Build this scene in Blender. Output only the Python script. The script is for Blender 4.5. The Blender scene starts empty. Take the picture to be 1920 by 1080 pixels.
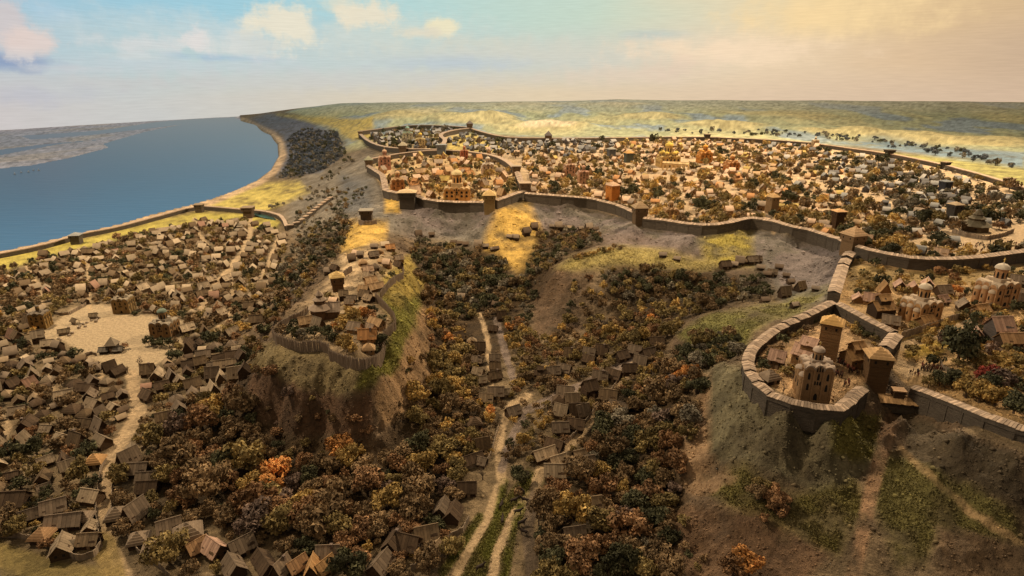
import bpy, bmesh, math, random
import numpy as np
from mathutils import Vector, Matrix
from mathutils.bvhtree import BVHTree

random.seed(7)
rng = np.random.default_rng(7)
PI = math.pi
S = bpy.context.scene
COL = S.collection

# ------------------------------------------------------------------ camera
CAM = np.array([0.0, 0.0, 100.0]); F = 1144.0; PITCH = math.radians(18.8)
cp, sp = math.cos(PITCH), math.sin(PITCH)
cam = bpy.data.cameras.new('camera'); cam_o = bpy.data.objects.new('camera', cam); COL.objects.link(cam_o)
cam_o.location = CAM; cam_o.rotation_euler = (PI/2 - PITCH, 0, 0)
cam.sensor_width = 36.0; cam.lens = 36.0*F/1920.0; cam.clip_start = 1.0; cam.clip_end = 6000.0
S.camera = cam_o

# ------------------------------------------------------------------ light: the hall's lamps over a scale model
S.view_settings.view_transform = 'Standard'; S.view_settings.look = 'None'
S.view_settings.exposure = 0.0; S.view_settings.gamma = 1.0
w = bpy.data.worlds.new('World'); S.world = w; w.use_nodes = True
w.node_tree.nodes['Background'].inputs[0].default_value = (1.0, 0.88, 0.74, 1)
w.node_tree.nodes['Background'].inputs[1].default_value = 0.21

def lamp(name, loc, target, power, color, size, spot=None, blend=0.5):
    L = bpy.data.lights.new(name, 'SPOT' if spot else 'AREA')
    L.energy = power; L.color = color
    if spot: L.spot_size = math.radians(spot); L.spot_blend = blend; L.shadow_soft_size = size
    else: L.shape = 'DISK'; L.size = size
    o = bpy.data.objects.new(name, L); COL.objects.link(o); o.location = loc
    o.rotation_euler = (Vector(target)-Vector(loc)).to_track_quat('-Z', 'Y').to_euler()
    return o
lamp('lamp_key', (430, 600, 430), (40, 260, 10), 5.6e6, (1.0, 0.82, 0.58), 40)
lamp('lamp_far', (60, 760, 700), (100, 1250, 30), 4.8e6, (1.0, 0.94, 0.85), 90)
lamp('lamp_side', (-330, 300, 380), (-90, 230, 0), 2.5e6, (1.0, 0.84, 0.62), 60)
lamp('lamp_town', (40, 110, 330), (70, 420, 30), 1.4e6, (1.0, 0.74, 0.42), 14, 52, 1.0)
lamp('lamp_quarter', (240, 70, 210), (165, 205, 26), 2.8e5, (1.0, 0.74, 0.44), 10, 40, 1.0)
lamp('lamp_fore', (-60, -40, 330), (10, 160, 5), 4.8e5, (1.0, 0.78, 0.48), 25, 60, 1.0)

# ------------------------------------------------------------------ picture-plane surveying helpers (only used to place things on the ground)
def raydir(px, py):
    x = (np.asarray(px, float)-960)/F; y = -(np.asarray(py, float)-540)/F
    return np.stack([x, cp + y*sp, -sp + y*cp], -1)
def project(P):
    d = P - CAM
    zf = d[..., 1]*cp - d[..., 2]*sp
    up = d[..., 1]*sp + d[..., 2]*cp
    return np.stack([960 + F*d[..., 0]/zf, 540 - F*up/zf], -1)
def at(px, py, z):
    d = raydir(px, py); t = (z-100.0)/d[2]
    return CAM + d*t

# ------------------------------------------------------------------ noise
def _hash(ix, iy, s):
    h = (ix*374761393 + iy*668265263 + s*974711) & 0xffffffff
    h = ((h ^ (h >> 13))*1274126177) & 0xffffffff
    return ((h ^ (h >> 16)) & 0xffff)/65535.0
def vnoise(x, y, s=0):
    ix = np.floor(x).astype(np.int64); iy = np.floor(y).astype(np.int64)
    fx = x-ix; fy = y-iy
    fx = fx*fx*fx*(fx*(fx*6-15)+10); fy = fy*fy*fy*(fy*(fy*6-15)+10)
    a = _hash(ix, iy, s); b = _hash(ix+1, iy, s); c = _hash(ix, iy+1, s); d = _hash(ix+1, iy+1, s)
    return (a*(1-fx)+b*fx)*(1-fy) + (c*(1-fx)+d*fx)*fy
def fbm(x, y, oct=4, s=0, gain=0.5):
    t = 0; a = 1; n = 0
    for i in range(oct):
        ca, sa = math.cos(i*1.3+.4), math.sin(i*1.3+.4)
        t = t + a*(vnoise((x*ca-y*sa)*2**i, (x*sa+y*ca)*2**i, s+i*17)-.5); n += a; a *= gain
    return t/n*2
def ridged(x, y, oct=4, s=0):
    t = 0; a = 1; n = 0
    for i in range(oct):
        ca, sa = math.cos(i*1.1+.2), math.sin(i*1.1+.2)
        v = 1-np.abs(2*vnoise((x*ca-y*sa)*2**i, (x*sa+y*ca)*2**i, s+i*13)-1)
        t = t + a*v; n += a; a *= .5
    return t/n

# ------------------------------------------------------------------ polygon masks in survey coordinates
def inside(px, py, poly):
    P = np.asarray(poly, float); n = len(P); r = np.zeros(px.shape, bool)
    j = n-1
    for i in range(n):
        xi, yi = P[i]; xj, yj = P[j]
        c = (yi > py) != (yj > py)
        with np.errstate(divide='ignore', invalid='ignore'):
            r ^= c & (px < (xj-xi)*(py-yi)/(yj-yi+1e-12)+xi)
        j = i
    return r
def segdist(px, py, pts, closed=False):
    P = np.asarray(pts, float); d = np.full(px.shape, 1e9)
    n = len(P)
    for i in range(n if closed else n-1):
        a = P[i]; b = P[(i+1) % n]; ab = b-a
        t = np.clip(((px-a[0])*ab[0]+(py-a[1])*ab[1])/(ab@ab+1e-9), 0, 1)
        d = np.minimum(d, np.hypot(px-a[0]-t*ab[0], py-a[1]-t*ab[1]))
    return d
def softpoly(px, py, poly, soft):
    P = np.asarray(poly, float); m = np.zeros(px.shape)
    k = np.nonzero((px > P[:, 0].min()-soft) & (px < P[:, 0].max()+soft) & (py > P[:, 1].min()-soft) & (py < P[:, 1].max()+soft))[0]
    if len(k):
        x, y = px[k], py[k]
        d = segdist(x, y, poly, True); d = np.where(inside(x, y, poly), d, -d)
        m[k] = np.clip(.5+d/(2*soft), 0, 1)
    return m
def softline(px, py, pts, wid, soft):
    P = np.asarray(pts, float); r = wid+soft; m = np.zeros(px.shape)
    k = np.nonzero((px > P[:, 0].min()-r) & (px < P[:, 0].max()+r) & (py > P[:, 1].min()-r) & (py < P[:, 1].max()+r))[0]
    if len(k):
        m[k] = np.clip(1-(segdist(px[k], py[k], pts)-wid)/soft, 0, 1)
    return m

# ------------------------------------------------------------------ survey of the ground: picture x, y and height
CT = """
0,1079,0 150,1000,0 300,1075,0 0,900,0 0,750,0 0,600,0 0,490,0 100,850,0 200,950,0 200,700,0 150,640,0 300,640,0 300,560,0 200,520,0 100,540,0
300,450,0 400,470,0 470,420,.3 420,400,0 375,398,0 145,455,0 400,560,.5 450,520,1 350,680,.5 260,800,.5 220,880,.3 -250,620,0 -250,900,0 -350,490,0 -100,1079,0
0,470,0 0,380,0 200,400,0 200,330,0 300,300,0 420,300,0 0,290,0 0,250,0 200,240,0 400,224,0 -200,300,0 -200,400,0 480,300,0 460,250,0
520,440,1 540,470,3 540,430,1.5 520,520,3 500,600,3 470,660,3 440,740,2 400,820,2 360,900,1 350,1000,.5 340,1075,.5 420,1060,0
600,470,9 570,520,6 620,440,15 560,400,5 600,390,12 640,380,19 660,350,21 690,340,25 560,370,4 590,340,8 620,310,13 650,290,19 680,275,25 640,270,17
500,330,.6 530,300,1.5 560,300,4 600,290,9 560,265,5 600,255,13 632,243,23 640,262,19 530,250,3 520,228,5 490,214,6 480,236,.8 560,222,17 620,230,26 690,258,31 665,248,29
720,352,27 760,378,27 820,385,27 920,390,27 985,368,27 1060,378,27 1195,414,27 1300,432,27 1370,424,27 1480,436,27 1590,468,27 1700,498,27 1800,498,27 1920,484,27
850,330,29 1000,320,30 1200,320,31 1400,350,29 1600,380,28.5 1800,420,28 1920,400,28.5 1300,290,33 1500,300,33 1700,330,31 1900,370,30 1000,280,34 760,310,29 760,262,36 850,252,38 2150,420,29 2150,520,27
880,245,39 955,265,37 1100,265,37 1320,262,36.5 1530,274,35 1665,292,33 1850,337,31
690,300,27 700,320,26 705,350,23
790,405,22 900,405,22 960,396,24 1100,400,21 1200,428,22 1300,452,21 1400,444,21 1500,464,21 1560,476,23
780,440,14 860,440,13 940,445,15 1020,445,13 1100,428,15.5 1200,455,17 1300,485,18 1400,482,18 1480,505,17 1540,525,18 1555,550,21 1500,565,17
870,465,10.5 800,470,10 760,480,14 870,520,4 800,560,6 830,640,3 840,740,2 850,850,1 780,950,.5 700,1050,0 600,1070,0 500,1060,0 820,1050,0
950,470,10 970,520,5 930,590,2 950,650,1.5 940,720,1 930,800,.5 930,900,0 930,1000,0 950,1075,0 1050,1000,0 1050,850,1 1100,740,2 1180,660,4 1250,610,7 1000,700,1.5
1040,504,17 1100,474,20.5 1170,469,21.5 1250,474,20 1075,484,19.5 1010,560,5 1000,625,1.5 1080,560,10 1130,620,3.5 1200,560,8.5 1180,520,14 1130,540,13 1300,545,9.5 1400,550,12.5 1420,520,17 1050,440,12.5 1250,515,14 985,540,4.5 1330,515,15
1280,605,8 1350,592,16 1295,625,12 1420,582,18.5 1265,665,6 1385,645,17.5 1330,650,13
1620,560,26 1700,560,26 1800,560,26 1900,560,26 1700,620,25.5 1850,650,25.5 1780,700,25 1900,740,25 1600,500,26 1750,515,26 2100,600,26 2100,760,25
1450,640,25 1520,600,25.5 1580,572,26 1520,700,25 1600,680,25 1478,774,24.5 1555,790,24.5 1600,772,24.6 1640,728,25 1695,757,25 1800,806,25 1920,852,25 1420,722,24.6
1383,735,21 1430,790,19.5 1510,822,18 1600,815,17 1640,822,14.5 1672,826,11 1705,824,14.5 1750,846,18.5 1850,888,19.5 1920,918,19.5
1340,700,18.5 1312,740,14 1300,800,10.5 1285,850,7 1280,950,4 1270,1000,2.5 1260,1075,1.5 1330,1000,7 1400,900,13 1500,875,14 1600,890,13.5 1650,910,13 1700,890,14.5 1800,925,15.5 1920,970,15.5
1450,980,10 1600,1000,10 1750,1000,11 1900,1040,11 1400,1075,6 1550,1075,7 1700,1075,7 1850,1075,8 2100,1000,14
1240,900,1 1230,1000,.5 1200,1075,0 1180,860,1 1245,760,5 1265,705,7 1245,810,3
600,640,22.86 690,660,22.86 540,625,21.59 650,580,22.57 720,600,22.86 640,530,21.85 680,490,23.00 720,450,21.84 700,420,22.88 740,500,21.85 690,402,24.96 755,470,19.24 750,560,21.11 745,650,20.70 700,700,20.32 765,600,20.07 775,520,17.82 800,545,8.0 806,605,4.5 812,680,2.5 790,722,4.50 762,760,5.00 812,790,1.80 740,800,4.50
508,658,20.6 600,682,20.4 660,712,20 478,684,17.5 640,752,14 560,728,17 520,700,18
478,740,6 520,795,4 600,825,3.2 680,835,3 720,855,2.5 480,835,2 560,900,1.2 680,930,.8 480,620,6.5 520,590,8.5 560,560,14.5 600,500,18 580,470,8.5 640,470,19.5 648,420,18 450,700,3.5
"""
ctrl = []
for tok in CT.split():
    a, b, c = map(float, tok.split(',')); p = at(a, b, c); ctrl.append((p[0], p[1], c))
for a in (-100, 640, 760, 960, 1160, 1360, 1560, 1760, 1950, 2200):         # the rolling country behind the town
    for (b, c) in ((248, 31), (226, 39), (206, 50)):
        if a < 700: b, c = b-10, c*.82 if a > 0 else 0
        if a < 0: continue
        bb = b + (max(0, a-1450)*.07 if b > 240 else 0)
        p = at(a, bb, c); ctrl.append((p[0], p[1], c))
    hy = np.interp(a, [0, 440, 640, 1100, 1500, 1950, 2200], [243, 218, 201, 186, 188, 192, 196])
    if a == -100:
        for (x_, y_, z_) in ((500, 212, 9), (560, 207, 26), (600, 204, 38)): p = at(x_, y_, z_); ctrl.append((p[0], p[1], z_)); ctrl.append((p[0]*1.3, p[1]*1.3, z_*.7))
    if a > 600:
        p = at(a, hy, np.interp(a, [640, 900, 1100], [46, 57, 62])); ctrl.append((p[0], p[1], np.interp(a, [640, 900, 1100], [46, 57, 62])))
        q = p*1.35; ctrl.append((q[0], q[1], 38))
for az in (-50, -35, -20, 0, 20, 35, 50):
    z0 = 0 if az < 12 else (1.5 if az < 25 else 6)
    ctrl.append((80*math.sin(math.radians(az)), 80*math.cos(math.radians(az)), z0))
ctrl = np.array(ctrl)
def uv(X, Y): return np.stack([np.arctan2(X, Y)*1.5, np.log(np.hypot(X, Y))], -1)
CU = uv(ctrl[:, 0], ctrl[:, 1]); n = len(CU)
D = np.sqrt(((CU[:, None]-CU[None])**2).sum(-1)+1e-5)
A = np.zeros((n+3, n+3)); A[:n, :n] = D - np.eye(n)*0.004
A[:n, n] = 1; A[:n, n+1:] = CU; A[n, :n] = 1; A[n+1:, :n] = CU.T
sol = np.linalg.solve(A, np.concatenate([ctrl[:, 2], [0, 0, 0]]))
def base_height(X, Y):
    U = uv(X, Y).reshape(-1, 2); out = np.empty(len(U))
    for k in range(0, len(U), 20000):
        u = U[k:k+20000]
        d = np.sqrt(((u[:, None]-CU[None])**2).sum(-1)+1e-5)
        out[k:k+20000] = d@sol[:n] + sol[n] + u@sol[n+1:]
    return out.reshape(np.shape(X))

def wall_radius(az):        # plan of the painted cyclorama
    return np.interp(az, np.radians([-80, -44, -38, -31, -24, -15, 0, 60, 80]), [1500, 1640, 1720, 1850, 2010, 2080, 2100, 2100, 2000])

NA, NR = 880, 700
az = np.linspace(math.radians(-53), math.radians(53), NA)
rr = np.exp(np.concatenate([np.linspace(math.log(80), math.log(450), NR-150, endpoint=False), np.linspace(math.log(450), math.log(2090), 150)]))
AZ, RR = np.meshgrid(az, rr)
RR = np.minimum(RR, wall_radius(AZ)+3)
GX = RR*np.sin(AZ); GY = RR*np.cos(AZ)
# coarse evaluation of the height, then interpolation to the fine grid
ca = np.linspace(az[0], az[-1], 260); cr = np.linspace(math.log(78), math.log(2110), 230)
CA, CR = np.meshgrid(ca, cr)
CH = base_height(np.exp(CR)*np.sin(CA), np.exp(CR)*np.cos(CA))
def bilin(A_, R_):
    fx = np.clip((A_-ca[0])/(ca[1]-ca[0]), 0, len(ca)-1.001); fy = np.clip((np.log(R_)-cr[0])/(cr[1]-cr[0]), 0, len(cr)-1.001)
    i = fx.astype(int); j = fy.astype(int); fx = fx-i; fy = fy-j
    return (CH[j, i]*(1-fx)+CH[j, i+1]*fx)*(1-fy)+(CH[j+1, i]*(1-fx)+CH[j+1, i+1]*fx)*fy
GZ = bilin(AZ, RR)
e = .004
sl = np.hypot((bilin(AZ+e, RR)-bilin(AZ-e, RR))/(2*e*RR), (bilin(AZ, RR*(1+e))-bilin(AZ, RR*(1-e)))/(2*e*RR))
slope = np.clip((sl-.16)/.6, 0, 1)
P0 = project(np.stack([GX, GY, GZ], -1)); VX = P0[..., 0].ravel(); VY = P0[..., 1].ravel()

RIVER = [(-400, 520), (0, 470), (70, 455), (145, 436), (220, 420), (290, 400), (350, 386), (400, 372), (440, 357), (485, 335), (508, 315), (522, 290), (520, 268), (505, 250), (475, 232), (440, 219), (350, 233), (270, 250), (195, 272), (205, 279), (130, 297), (60, 310), (0, 316), (-400, 350)]
SHALLOW1 = [(60, 262), (180, 253), (330, 236), (430, 222), (445, 217), (300, 229), (180, 246), (40, 255)]
SHALLOW2 = [(-200, 300), (0, 281), (90, 271), (190, 264), (120, 270), (0, 290), (-200, 312)]
riv = softpoly(VX, VY, RIVER, 2.5); riv = np.maximum(riv, np.maximum(softpoly(VX, VY, SHALLOW1, 2), softpoly(VX, VY, SHALLOW2, 2)))
riv = riv.reshape(GZ.shape)
far_bank = ((VX < 450) & (VY < 318) & (VX < 250+ (318-VY)*2.2)).reshape(GZ.shape)
GZ = np.where(far_bank, .25, GZ)
near = np.clip((700-RR)/300, 0, 1)
hill = np.clip((RR-760)/250, 0, 1)*np.clip((GZ-15)/15, 0, 1)
rough = (.07+slope*1.0)*near*(1-riv)
fine = np.clip((420-RR)/150, 0, 1)*(1-riv)
disp = fine*(.06+.16*slope)*fbm(GX/.9, GY/.9, 3, 15, .7)
soft_slope = 1-.7*softpoly(VX, VY, [(1290, 690), (1400, 720), (1560, 780), (1700, 780), (1950, 850), (1950, 1100), (1290, 1100)], 15).reshape(GZ.shape)
disp += soft_slope*near*(1-riv)*slope**.6*np.clip((460-RR)/80, .25, 1)*(5.5*(ridged(GX/27, GY/27, 3, 43)-.58))
disp += (.05+slope**.7)*near*(1-riv)*(3.0*(ridged(GX/11, GY/11, 4, 3)-.6) + .75*fbm(GX/2.6, GY/2.6, 4, 9, .6) + 2.2*slope*(ridged(GX/4.5, GY/4.5, 3, 5)-.6))
hill = hill*np.clip((1280-RR)/250, .12, 1)
disp += hill*(11*fbm(GX/120, GY/110, 4, 21)+5.0*(ridged(GX/70, GY/60, 3, 31)-.55))
GZ = GZ + disp
MOUNDS = [(905, 230, 70, 60, 12), (1035, 236, 60, 45, 14), (1155, 214, 70, 60, 20), (1345, 234, 70, 45, 13), (1230, 226, 60, 50, 9), (1610, 246, 80, 45, 12), (1800, 255, 110, 50, 9), (760, 222, 80, 80, 9), (1460, 224, 90, 60, 10), (980, 212, 90, 60, 9)]
mound = np.zeros(GZ.shape); cap_ = np.zeros(GZ.shape)
for (mx, my, ra, rb, mh) in MOUNDS:
    c0 = at(mx, my, 38); tx, ty = c0[0]/math.hypot(*c0[:2]), c0[1]/math.hypot(*c0[:2])
    du = (GX-c0[0])*ty-(GY-c0[1])*tx; dv = (GX-c0[0])*tx+(GY-c0[1])*ty
    q = np.hypot(du/ra, dv/rb)+.35*fbm(GX/45, GY/45, 3, 91)
    g_ = np.clip(1-q/1.5, 0, 1)**1.3; GZ = GZ+mh*1.25*g_*hill; mound = np.maximum(mound, g_); cap_ = np.maximum(cap_, np.clip((g_-.45)*3, 0, 1)*(mh > 13)*.8)
GZ = GZ*(1-riv) + riv*(-3.0)
GZ = np.maximum(GZ, np.where(riv > .5, -4, -.2))

# ------------------------------------------------------------------ ground colours
def lin(r, g, b):
    f = lambda c: ((c/255+.055)/1.055)**2.4 if c > 10 else c/255/12.92
    return np.array([f(r), f(g), f(b)])
DIRT = lin(158, 132, 96); SAND = lin(196, 164, 122); GRASS = lin(118, 108, 52); LIT_YELLOW = lin(186, 148, 74); GREY = lin(134, 124, 108)
LEAFF = lin(70, 54, 34); ROCK = lin(128, 104, 78); PINKE = lin(160, 128, 108); BLUE_SHADE = lin(112, 124, 140); YELF = lin(206, 176, 98); GREENF = lin(126, 124, 58); PALE = lin(222, 190, 140); LILAC = lin(190, 178, 176)
colr = np.empty((VX.size, 3)); colr[:] = DIRT*.55
def paint(mask, c, k=1.0):
    m = (mask*k)[:, None]; colr[:] = colr*(1-m)+c*m
gx, gy = GX.ravel(), GY.ravel()
n1 = fbm(gx/14, gy/14, 4, 41); n2 = fbm(gx/4, gy/4, 3, 51); nf = fbm(gx/110, gy/330, 4, 61); nf2 = fbm(gx/60, gy/120, 4, 71)
def noisy(poly, soft, amt=.9):
    return np.clip(softpoly(VX, VY, poly, soft)*(1+amt*n1+.5*amt*n2), 0, 1)
sl1 = slope.ravel()
# slopes
paint(np.clip(sl1*1.4, 0, 1), ROCK*.6)
paint(noisy([(690, 350), (985, 372), (1060, 380), (1200, 420), (1300, 440), (1400, 425), (1590, 465), (1560, 560), (1480, 580), (1420, 500), (1180, 440), (1000, 430), (940, 470), (770, 440), (690, 420)], 14, .35), GREY*.78)
paint(noisy([(690, 350), (985, 372), (1060, 380), (1200, 420), (1590, 465), (1560, 550), (1300, 500), (1000, 430), (770, 440)], 14, 1.6), lin(104, 88, 82), .7)
paint(noisy([(560, 330), (690, 290), (730, 380), (660, 420), (560, 440), (530, 400)], 16, .6), lin(132, 118, 98)*.85)
paint(noisy([(640, 330), (690, 340), (700, 400), (640, 400)], 12, .6), lin(112, 106, 98)*.7)
paint(noisy([(930, 395), (990, 372), (1015, 440), (985, 520), (950, 500), (900, 470)], 9, .5), LIT_YELLOW*.95)  # yellow pool of light painted onto the spur
paint(noisy([(1310, 450), (1410, 425), (1412, 500), (1330, 500)], 9, .8), lin(150, 132, 60))  # sharp-edged patch of light, painted as ground colour
paint(noisy([(650, 415), (725, 415), (722, 450), (660, 470), (640, 470)], 8, .5), LIT_YELLOW)  # painted light patch below the watch tower
paint(noisy([(722, 365), (750, 365), (750, 400), (722, 400)], 5, .4), LIT_YELLOW)  # small painted light patch by the gate
paint(noisy([(1040, 505), (1070, 480), (1160, 462), (1260, 470), (1350, 490), (1330, 520), (1160, 500), (1040, 512)], 8, .6), lin(146, 128, 74))
paint(noisy([(1000, 540), (1040, 505), (1110, 515), (1090, 620), (1000, 630)], 10, .9), lin(112, 88, 64)*.7)
paint(noisy([(1270, 630), (1330, 592), (1440, 570), (1490, 575), (1410, 620), (1390, 660), (1300, 660)], 9, .8), lin(120, 112, 62)*.9)
paint(noisy([(1480, 560), (1560, 540), (1500, 590), (1440, 600)], 8, .8), lin(122, 112, 66))
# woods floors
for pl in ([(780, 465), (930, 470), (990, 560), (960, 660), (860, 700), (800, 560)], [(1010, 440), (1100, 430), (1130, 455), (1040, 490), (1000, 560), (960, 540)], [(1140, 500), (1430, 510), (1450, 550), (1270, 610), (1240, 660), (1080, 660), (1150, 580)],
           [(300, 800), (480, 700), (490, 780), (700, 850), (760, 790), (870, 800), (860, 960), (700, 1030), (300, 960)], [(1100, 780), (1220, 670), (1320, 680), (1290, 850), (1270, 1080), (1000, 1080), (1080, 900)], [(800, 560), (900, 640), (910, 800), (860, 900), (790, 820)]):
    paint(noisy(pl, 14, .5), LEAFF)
# palisade hill
paint(noisy([(704, 560), (745, 540), (775, 520), (800, 600), (760, 650), (745, 700), (690, 730), (650, 720), (715, 665), (740, 610)], 8, .5), lin(122, 114, 52)*.9)
paint(noisy([(720, 500), (770, 480), (800, 540), (750, 580), (715, 550)], 7, .6), lin(156, 132, 66))
paint(noisy([(480, 650), (520, 650), (610, 665), (680, 700), (650, 740), (560, 730), (470, 690)], 8, .7), lin(122, 104, 70))
paint(noisy([(470, 700), (650, 745), (700, 740), (690, 820), (540, 800), (470, 780)], 8, .8), lin(104, 78, 56)*.8)
paint(noisy([(745, 690), (800, 560), (815, 700), (790, 770), (720, 800), (700, 740)], 8, .8), lin(152, 120, 84)*.9)
paint(noisy([(640, 480), (700, 470), (690, 500), (640, 560), (620, 560), (640, 520)], 6, .2), SAND)
paint(noisy([(530, 640), (520, 610), (580, 560), (640, 500), (700, 450), (760, 480), (700, 540), (740, 600), (715, 650), (690, 665)], 5, .4), SAND*.7, .55)
# right hand slopes
paint(noisy([(1300, 690), (1400, 690), (1440, 770), (1620, 790), (1650, 850), (1560, 940), (1440, 890), (1330, 860), (1290, 800)], 12, .5), lin(118, 106, 78)*.85)
paint(noisy([(1300, 880), (1400, 880), (1480, 930), (1600, 900), (1620, 960), (1570, 1040), (1450, 1010), (1330, 930)], 14, 1.0), lin(118, 106, 58)*.8)
paint(noisy([(1650, 860), (1720, 850), (1900, 960), (1920, 1020), (1760, 990), (1730, 1060), (1680, 1060), (1640, 940)], 14, 1.0), lin(114, 103, 58)*.8)
paint(noisy([(1560, 770), (1650, 770), (1640, 860), (1560, 850)], 9, .6), lin(120, 108, 54)*.8)
paint(noisy([(1290, 700), (1330, 700), (1330, 850), (1380, 900), (1310, 940), (1275, 900)], 9, .8), lin(158, 126, 92)*.85)
paint(noisy([(1700, 780), (1920, 860), (1920, 960), (1780, 900), (1700, 850)], 10, .5), lin(92, 78, 58)*.75)  # dark band under the wall: its cast shadow painted in
paint(noisy([(1260, 960), (1420, 960), (1560, 1040), (1500, 1090), (1260, 1090)], 14, 1.0), lin(118, 90, 64)*.7)
paint(noisy([(1760, 990), (1920, 1020), (1920, 1090), (1760, 1090)], 14, 1.0), lin(116, 92, 66)*.7)
paint(softline(VX, VY, [(1670, 790), (1650, 860), (1625, 960), (1600, 1080)], 10, 8)*np.clip(.9+n2, 0, 1), lin(150, 116, 84)*.85)
paint(softline(VX, VY, [(1690, 840), (1760, 910), (1830, 970), (1920, 1020)], 4, 5)*np.clip(.6+n2, 0, 1), lin(158, 128, 88))
# towns
UPPER = [(985, 366), (1060, 377), (1195, 413), (1300, 432), (1370, 424), (1480, 434), (1590, 466), (1700, 496), (1800, 497), (1920, 482), (1930, 362), (1850, 338), (1760, 313), (1665, 293), (1530, 275), (1320, 263), (1100, 266), (955, 266), (880, 248), (838, 270), (950, 300), (970, 330)]
paint(noisy(UPPER, 2.5, .1), lin(190, 160, 122)*.85)
paint(noisy([(690, 312), (730, 297), (830, 288), (930, 300), (968, 325), (983, 360), (920, 386), (840, 390), (765, 378), (722, 362), (705, 330)], 3, .1), lin(206, 170, 118)*.85)
paint(noisy([(680, 258), (740, 243), (830, 242), (878, 246), (838, 262), (828, 290), (760, 290), (700, 277)], 2, .1), lin(204, 172, 122)*.9)
paint(noisy([(845, 256), (885, 250), (960, 270), (930, 285), (860, 285), (838, 280)], 3, .2), YELF*.9)
paint(noisy([(1590, 480), (1920, 500), (1920, 800), (1700, 725), (1560, 560)], 4, .2), lin(188, 150, 100)*.82)
paint(noisy([(1590, 490), (1700, 510), (1920, 500), (1920, 530), (1700, 535), (1590, 545)], 5, .8), lin(152, 124, 76)*.85)
paint(noisy([(1690, 640), (1790, 600), (1830, 600), (1760, 670), (1700, 670)], 5, .6), lin(170, 138, 62)*.85)
paint(noisy([(1400, 660), (1440, 625), (1560, 570), (1670, 630), (1620, 720), (1550, 757), (1480, 745), (1420, 710)], 4, .2), lin(186, 148, 104)*.85)
# waterside
paint(noisy([(-200, 540), (0, 476), (145, 450), (290, 415), (375, 396), (470, 402), (525, 415), (520, 428), (420, 424), (380, 413), (140, 470), (0, 508), (-200, 560)], 4, .5), lin(176, 156, 76)*.9)
paint(noisy([(380, 385), (440, 362), (500, 345), (560, 340), (580, 360), (500, 395), (470, 396)], 6, .8), lin(188, 164, 86)*.9)
BEACH = [(-300, 528), (0, 470), (145, 436), (290, 402), (400, 372), (485, 335), (508, 315), (522, 290), (520, 268), (505, 250), (475, 232), (440, 218), (465, 224), (515, 246), (535, 268), (538, 292), (525, 320), (490, 345), (400, 384), (290, 408), (145, 443), (0, 478), (-300, 540)]
paint(softpoly(VX, VY, BEACH, 3), lin(206, 170, 128)*.9)
paint(noisy([(470, 225), (500, 213), (560, 222), (632, 243), (640, 290), (600, 320), (540, 330), (520, 330), (540, 290), (530, 255)], 6, .7), lin(126, 122, 124)*.7)
paint(noisy([(560, 270), (640, 260), (640, 290), (600, 320), (540, 325)], 6, 1.2), lin(100, 104, 110)*.6)
# far country: meadows, chalk; blue-grey shade and horizon haze put into the colour
far = np.clip((RR.ravel()-735)/60, 0, 1)*np.clip((GZ.ravel()-18)/6, 0, 1)
yy = np.clip((VY-185)/70, 0, 1)
mo = mound.ravel()
paint(far, lin(166, 161, 120))
paint(far*np.clip((-nf-.05)*3, 0, .55), lin(150, 152, 118))
paint(far*np.clip((nf2-.1)*3, 0, .6)*np.clip(yy*2, .2, 1), lin(190, 174, 122))
paint(far*np.clip((mo-.15)*2.5+.4*nf2, 0, .8), lin(188, 168, 116))
paint(far*np.clip(cap_.ravel()*(1+2*nf2), 0, .9), lin(214, 188, 146))
paint(far*np.clip((-nf2-.12)*6, 0, .8)*np.clip(.35+(.3-mo)*3, 0, 1), lin(134, 144, 146))  # shadow of the hollows, painted blue-grey
paint(far*(1-np.clip(yy*2.2, 0, 1))*.8, lin(196, 188, 164))  # distance haze painted into the ground towards the horizon
paint(noisy([(520, 215), (700, 225), (700, 262), (660, 265), (632, 243), (570, 225)], 4, .4), YELF*.75)
paint(noisy([(1640, 285), (1920, 300), (1930, 352), (1800, 318)], 4, .4), lin(180, 168, 100)*.6)
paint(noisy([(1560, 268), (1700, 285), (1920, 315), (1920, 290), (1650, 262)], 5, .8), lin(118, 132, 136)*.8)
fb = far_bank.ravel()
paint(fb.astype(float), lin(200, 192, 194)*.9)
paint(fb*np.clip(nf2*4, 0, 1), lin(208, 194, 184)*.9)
colr *= (1+.55*n2+.30*n1)[:, None].clip(.5, 1.5)
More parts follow.
